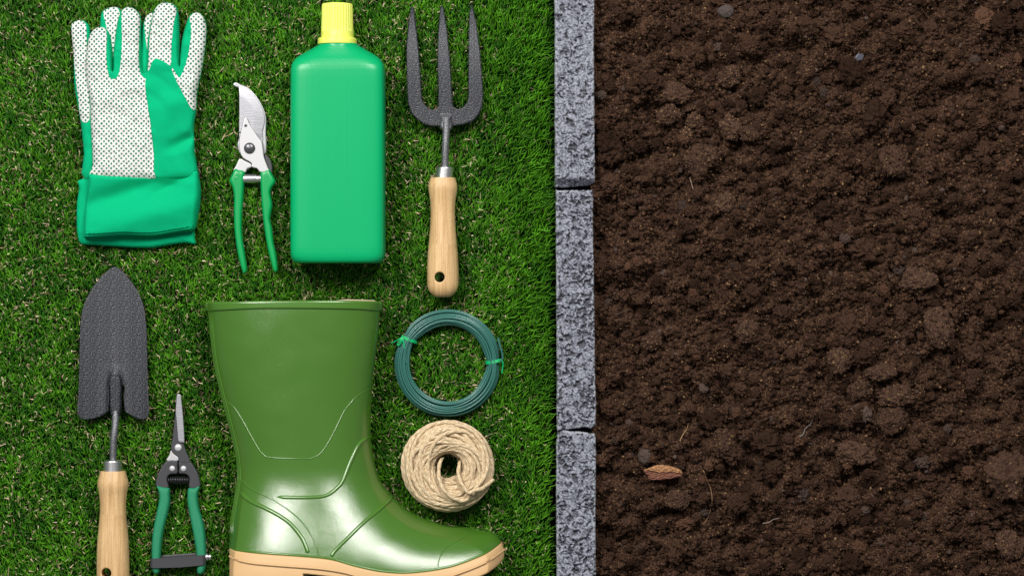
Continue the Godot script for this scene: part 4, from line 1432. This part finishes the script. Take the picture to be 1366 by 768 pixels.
# ------------------------------------------------------------------ wire and twine
func build_wire() -> void:
	begin(597, 484.5, 0.02)
	var t := thing("wire_coil", "round coil of dark green garden wire tied in two places", "wire coil")
	var s := Shape.new()
	var r := 1.40 * unit
	var ring := PackedVector2Array()
	for k in 40:
		ring.append(Vector2(597, 484.5) + Vector2(cos(TAU * k / 40), sin(TAU * k / 40)) * 71)
	for i in 30:
		var lay := i % 8
		var row := i / 8
		var off := -8.6 + lay * 2.45 + (1.0 if row % 2 else 0.0) + rng.randf_range(-0.5, 0.5)
		var y := 0.0125 + row * 0.0017 + 0.0014 * (1.0 - pow(off / 10.0, 2.0)) * row
		var p1 := rng.randf() * TAU
		var p2 := rng.randf() * TAU
		var a1 := rng.randf_range(0.2, 1.5)
		var a2 := rng.randf_range(0.1, 0.5)
		var path := PackedVector3Array()
		for k in 120:
			var w := TAU * k / 120
			# the two ties draw the strands together
			var tied := 1.0 - 0.28 * (exp(-pow(wrapf(w - 0.02, -PI, PI) / 0.22, 2.0)) + exp(-pow(wrapf(w - PI - 0.5, -PI, PI) / 0.22, 2.0)))
			var q := 60.6 + clampf(off + a1 * sin(w + p1) + a2 * sin(3.0 * w + p2), -9.6, 9.6) * tied
			path.append(local(Vector2(597, 484.5) + Vector2(cos(w) * q, sin(w) * q * 1.008), y + 0.0006 * sin(2.0 * w + p2)))
		tube(s, path, func(_k): return r, 9, true)
	part("strands", s, M.wire, t)
	lies(ring)
	var hole := PackedVector2Array()
	for k in 40:
		hole.append(Vector2(597, 484.5) + Vector2(cos(TAU * k / 40), sin(TAU * k / 40)) * 50)
	footprints.back().append(hole)
	var loose := func(called: String, m: Material, radius: float, list: Array) -> void:
		var pts := PackedVector3Array()
		for q in list:
			pts.append(local(Vector2(q[0], q[1]), q[2]))
		var c := Curve3D.new()
		for i in pts.size():
			var d := (pts[mini(i + 1, pts.size() - 1)] - pts[maxi(i - 1, 0)]) / 6.0
			c.add_point(pts[i], -d, d)
		c.bake_interval = 0.0012
		var q2 := Shape.new()
		tube(q2, c.get_baked_points(), func(_k): return radius, 8)
		part(called, q2, m, t)
	loose.call("wire_end", M.wire, r, [[535.6, 456, 0.0195], [538, 466, 0.0205], [540.4, 476, 0.021], [542.8, 485, 0.021]])
	loose.call("wire_end", M.wire, r, [[664.4, 450, 0.0225], [666.4, 459, 0.023], [669.6, 470, 0.0225], [670.4, 478, 0.0215], [667, 482, 0.0205]])
	for k in 3:
		loose.call("tie", M.tie, 0.0008, [[535.4 - 0.2 * k, 448.5 + 1.5 * k, 0.012], [536.5, 447.6 + 1.6 * k, 0.019], [540, 449.4 + 1.5 * k, 0.0215], [546, 451.8 + 1.5 * k, 0.0222], [551, 453.6 + 1.4 * k, 0.0205], [554.6, 455.4 + 1.2 * k, 0.0165], [555.2, 456 + k, 0.012]])
		loose.call("tie", M.tie, 0.0008, [[648.4, 481.6 + 1.5 * k, 0.012], [649, 482.4 + 1.4 * k, 0.018], [654, 482 + 1.4 * k, 0.0215], [661, 480.6 + 1.4 * k, 0.0222], [667, 479.4 + 1.3 * k, 0.0205], [670, 479 + 1.2 * k, 0.0155], [670.4, 479 + k, 0.012]])
	loose.call("tie_end", M.tie, 0.0008, [[537, 449, 0.0212], [532, 452.6, 0.0215], [527, 455.2, 0.019], [521.6, 457.8, 0.017]])
	loose.call("tie_end", M.tie, 0.0008, [[537, 449, 0.0215], [534, 454, 0.0225], [530, 459, 0.021], [532, 460.6, 0.021], [535.6, 455, 0.0225], [537.6, 450, 0.0222], [538, 456, 0.0225], [540, 465.6, 0.0215]])
	loose.call("tie_end", M.tie, 0.0008, [[669, 480.6, 0.0215], [671, 484, 0.0205], [670.4, 491, 0.0185], [669.6, 497.6, 0.017]])


func build_twine() -> void:
	begin(597, 621, 0.035)
	var t := thing("twine_ball", "ball of natural jute twine wound around an open centre", "twine")
	var s := Shape.new()
	var centre := Vector2(597, 621.5)
	var yc := PRESSED + 0.019
	for i in 84:
		# an inner bed of strands, then an open outer winding whose turns wander and cross
		var layer := 0 if i < 34 else (1 if i < 58 else 2)
		var b: float = [12.6, 17.2, 20.3][layer] + rng.randf_range(-1.0, 1.0)
		var psi := rng.randf_range(-0.6, PI + 0.6)
		if layer == 1:
			psi = -0.5 + (i - 34) / 24.0 * (PI + 1.0) + rng.randf_range(-0.1, 0.1)
		var tilt: float = rng.randf_range([0.1, 0.12, 0.35][layer], [0.4, 0.5, 1.0][layer]) * (1.0 if rng.randf() < 0.6 else -1.0)
		var phase := rng.randf() * TAU
		var wob := rng.randf_range(0.0, 0.12)
		var path := PackedVector3Array()
		var start := rng.randf() * TAU
		for k in 170:
			var w := start + TAU * k / 170
			var a := psi + tilt * sin(w + phase) + wob * sin(3.0 * w + phase * 2.0)
			var q := 39.2 + (b + 0.7 * sin(2.0 * w + phase * 3.0)) * cos(a)
			path.append(local(centre + Vector2(cos(w) * q * 1.005, sin(w) * q * 0.985), yc + b * unit * 0.95 * sin(a)))
		var r := rng.randf_range(2.2, 2.65) * unit
		tube(s, path, func(_k): return r, 10, true, 2, 0.011)
	part("winding", s, M.twine, t)
	var ring := PackedVector2Array()
	for k in 40:
		ring.append(centre + Vector2(cos(TAU * k / 40), sin(TAU * k / 40)) * 60)
	lies(ring)
	var hole := PackedVector2Array()
	for k in 20:
		hole.append(centre + Vector2(cos(TAU * k / 20), sin(TAU * k / 20)) * 12)
	footprints.back().append(hole)
	for list in [[[591, 611, 0.028], [587, 616, 0.034], [585.4, 626, 0.0415], [586, 637, 0.0475], [590, 648, 0.0505], [597, 657, 0.0510], [607, 664, 0.049], [616, 666.6, 0.047], [623, 665, 0.0465], [626, 660.6, 0.0475]], [[613.5, 615, 0.03], [612, 623, 0.037], [611.6, 632, 0.044], [614.6, 641, 0.0485], [620, 650, 0.0505], [626, 657, 0.0495]], [[625, 656.5, 0.051], [633, 653, 0.0515], [641, 651, 0.0485], [649, 646.6, 0.0425], [655.6, 641.4, 0.0365], [659.4, 640.6, 0.033]], [[607, 566, 0.0405], [623, 570, 0.041], [636, 580, 0.0415], [645, 593, 0.0415], [650, 608, 0.041], [650.6, 620, 0.0415], [647, 633, 0.043], [640, 644, 0.0455], [630, 653, 0.049]]]:
		var c := Curve3D.new()
		var pts := PackedVector3Array()
		for q in list:
			pts.append(local(Vector2(q[0], q[1]), q[2]))
		for i in pts.size():
			var d := (pts[mini(i + 1, pts.size() - 1)] - pts[maxi(i - 1, 0)]) / 6.0
			c.add_point(pts[i], -d, d)
		c.bake_interval = 0.0012
		s = Shape.new()
		tube(s, c.get_baked_points(), func(k): return 2.5 * unit * clampf(minf(k, 1.0 - k) * 20.0, 0.5, 1.0), 10, false, 2, 0.013)
		part("loose_strand", s, M.twine, t)
	# stray hairs
	s = Shape.new()
	for i in 420:
		var w := rng.randf() * TAU
		var a := rng.randf_range(-0.2, PI + 0.2)
		var q := 38.0 + 22.4 * cos(a)
		var p := local(centre + Vector2(cos(w) * q, sin(w) * q), yc + 23.6 * unit * 0.92 * sin(a))
		var d := Vector3(rng.randf_range(-1, 1), rng.randf_range(-0.3, 0.8), rng.randf_range(-1, 1)).normalized() * rng.randf_range(0.001, 0.0035)
		tube(s, PackedVector3Array([p - d * 0.4, p + d * 0.4 + Vector3(0, 0.0003, 0), p + d]), func(_k): return 0.00011, 3)
	var hairs := part("hairs", s, M.twine, t)
	hairs.set_meta("kind", "stuff")


# ------------------------------------------------------------------ the grass
func blade_shape(bend: float, twist: float, fold_depth: float, number: int) -> Shape:
	# a blade of length 1 and width 1 that leans towards -z
	var s := Shape.new()
	var n := 6
	var at := Vector3.ZERO
	var angle := 0.12
	for i in n + 1:
		var k := float(i) / n
		var w := 0.5 * (1.0 - pow(k, 2.6)) + 0.02
		var side := Vector3(cos(twist * k), 0, sin(twist * k))
		s.put(at - side * w, Vector2(0, k))
		s.put(at + Vector3(0, fold_depth * w, fold_depth * w), Vector2(0.5, k))
		s.put(at + side * w, Vector2(1, k))
		angle += bend / n
		at += Vector3(sin(twist * 0.6) * sin(angle) * 0.3, cos(angle), -sin(angle)) / n
	for i in n:
		for j in 2:
			var a := i * 3 + j
			s.tri(a, a + 1, a + 4)
			s.tri(a, a + 4, a + 3)
	return s


func build_grass() -> void:
	begin(683, 384, 0.01)
	var grass := Node3D.new()
	grass.name = "grass"
	grass.set_meta("kind", "stuff")
	grass.set_meta("label", "short dense green grass with dry tan fibres among the blades")
	add_child(grass)
	var tone := noise(900, 0.012, 2)
	var nap := noise(901, 0.006, 2)
	var tuft := noise(902, 0.05, 2)
	for kind in 5:
		var dry := kind >= 3
		var count: int = [60000, 60000, 36000, 15000, 16000][kind]
		var s := blade_shape([0.35, 0.8, 1.25, 1.9, 3.4][kind], [0.25, -0.4, 0.7, 1.6, -2.2][kind], [0.5, 0.35, -0.4, 0.0, 0.0][kind], kind)
		# the width is given in thousandths of the length, so one scale serves both
		var mm := MultiMesh.new()
		mm.transform_format = MultiMesh.TRANSFORM_3D
		mm.use_colors = true
		mm.mesh = s.mesh(M.blade)
		mm.instance_count = count
		for i in count:
			var p := Vector2(rng.randf_range(-126, 733), rng.randf_range(-112, 880))
			var near := smoothstep(610.0, 740.0, p.x + 0.12 * (384.0 - p.y))
			var length := rng.randf_range(0.0075, 0.0125) * (1.0 + 0.50 * near)
			var width := rng.randf_range(0.0011, 0.0020)
			var lean := -0.10 + 0.35 * nap.get_noise_2d(p.x, p.y) - 0.62 * near + rng.randfn(0.0, 0.55)
			var pitch := rng.randf_range(-0.05, 0.70)
			if dry:
				length = rng.randf_range(0.0035, 0.0095)
				width = rng.randf_range(0.0006, 0.0013)
				lean = rng.randf() * TAU
				pitch = rng.randf_range(0.2, 1.1)
			var press := 1.0
			for f in footprints:
				if f[1].has_point(p) and Geometry2D.is_point_in_polygon(p, f[0]) and not (f.size() > 2 and Geometry2D.is_point_in_polygon(p, f[2])):
					press = 0.4
					break
			if p.x > 736.0:
				length *= 0.8
			var b := Basis(Vector3.UP, lean) * Basis(Vector3.RIGHT, -pitch) * Basis.from_scale(Vector3(width, length, length))
			b = Basis.from_scale(Vector3(1, press, 1)) * b
			mm.set_instance_transform(i, Transform3D(b, Vector3((p.x - 683.0) * unit, 0.0 if not dry else rng.randf_range(0.002, 0.0075), (p.y - 384.0) * unit)))
			var col: Color
			if dry:
				col = lin(0.82, 0.70, 0.46).lerp(lin(0.30, 0.21, 0.10), rng.randf()) * rng.randf_range(0.6, 1.15)
			else:
				var k := clampf(0.33 + 0.4 * tone.get_noise_2d(p.x, p.y) + 0.5 * tuft.get_noise_2d(p.x, p.y) + rng.randfn(0.0, 0.30) + 0.32 * near, 0.0, 1.0)
				col = lin(0.030, 0.155, 0.009).lerp(lin(0.165, 0.48, 0.022), k)
			mm.set_instance_color(i, col)
		var mi := MultiMeshInstance3D.new()
		mi.name = ["upright_blades", "leaning_blades", "arched_blades", "dry_fibres", "curled_fibres"][kind]
		mi.multimesh = mm
		grass.add_child(mi, true)
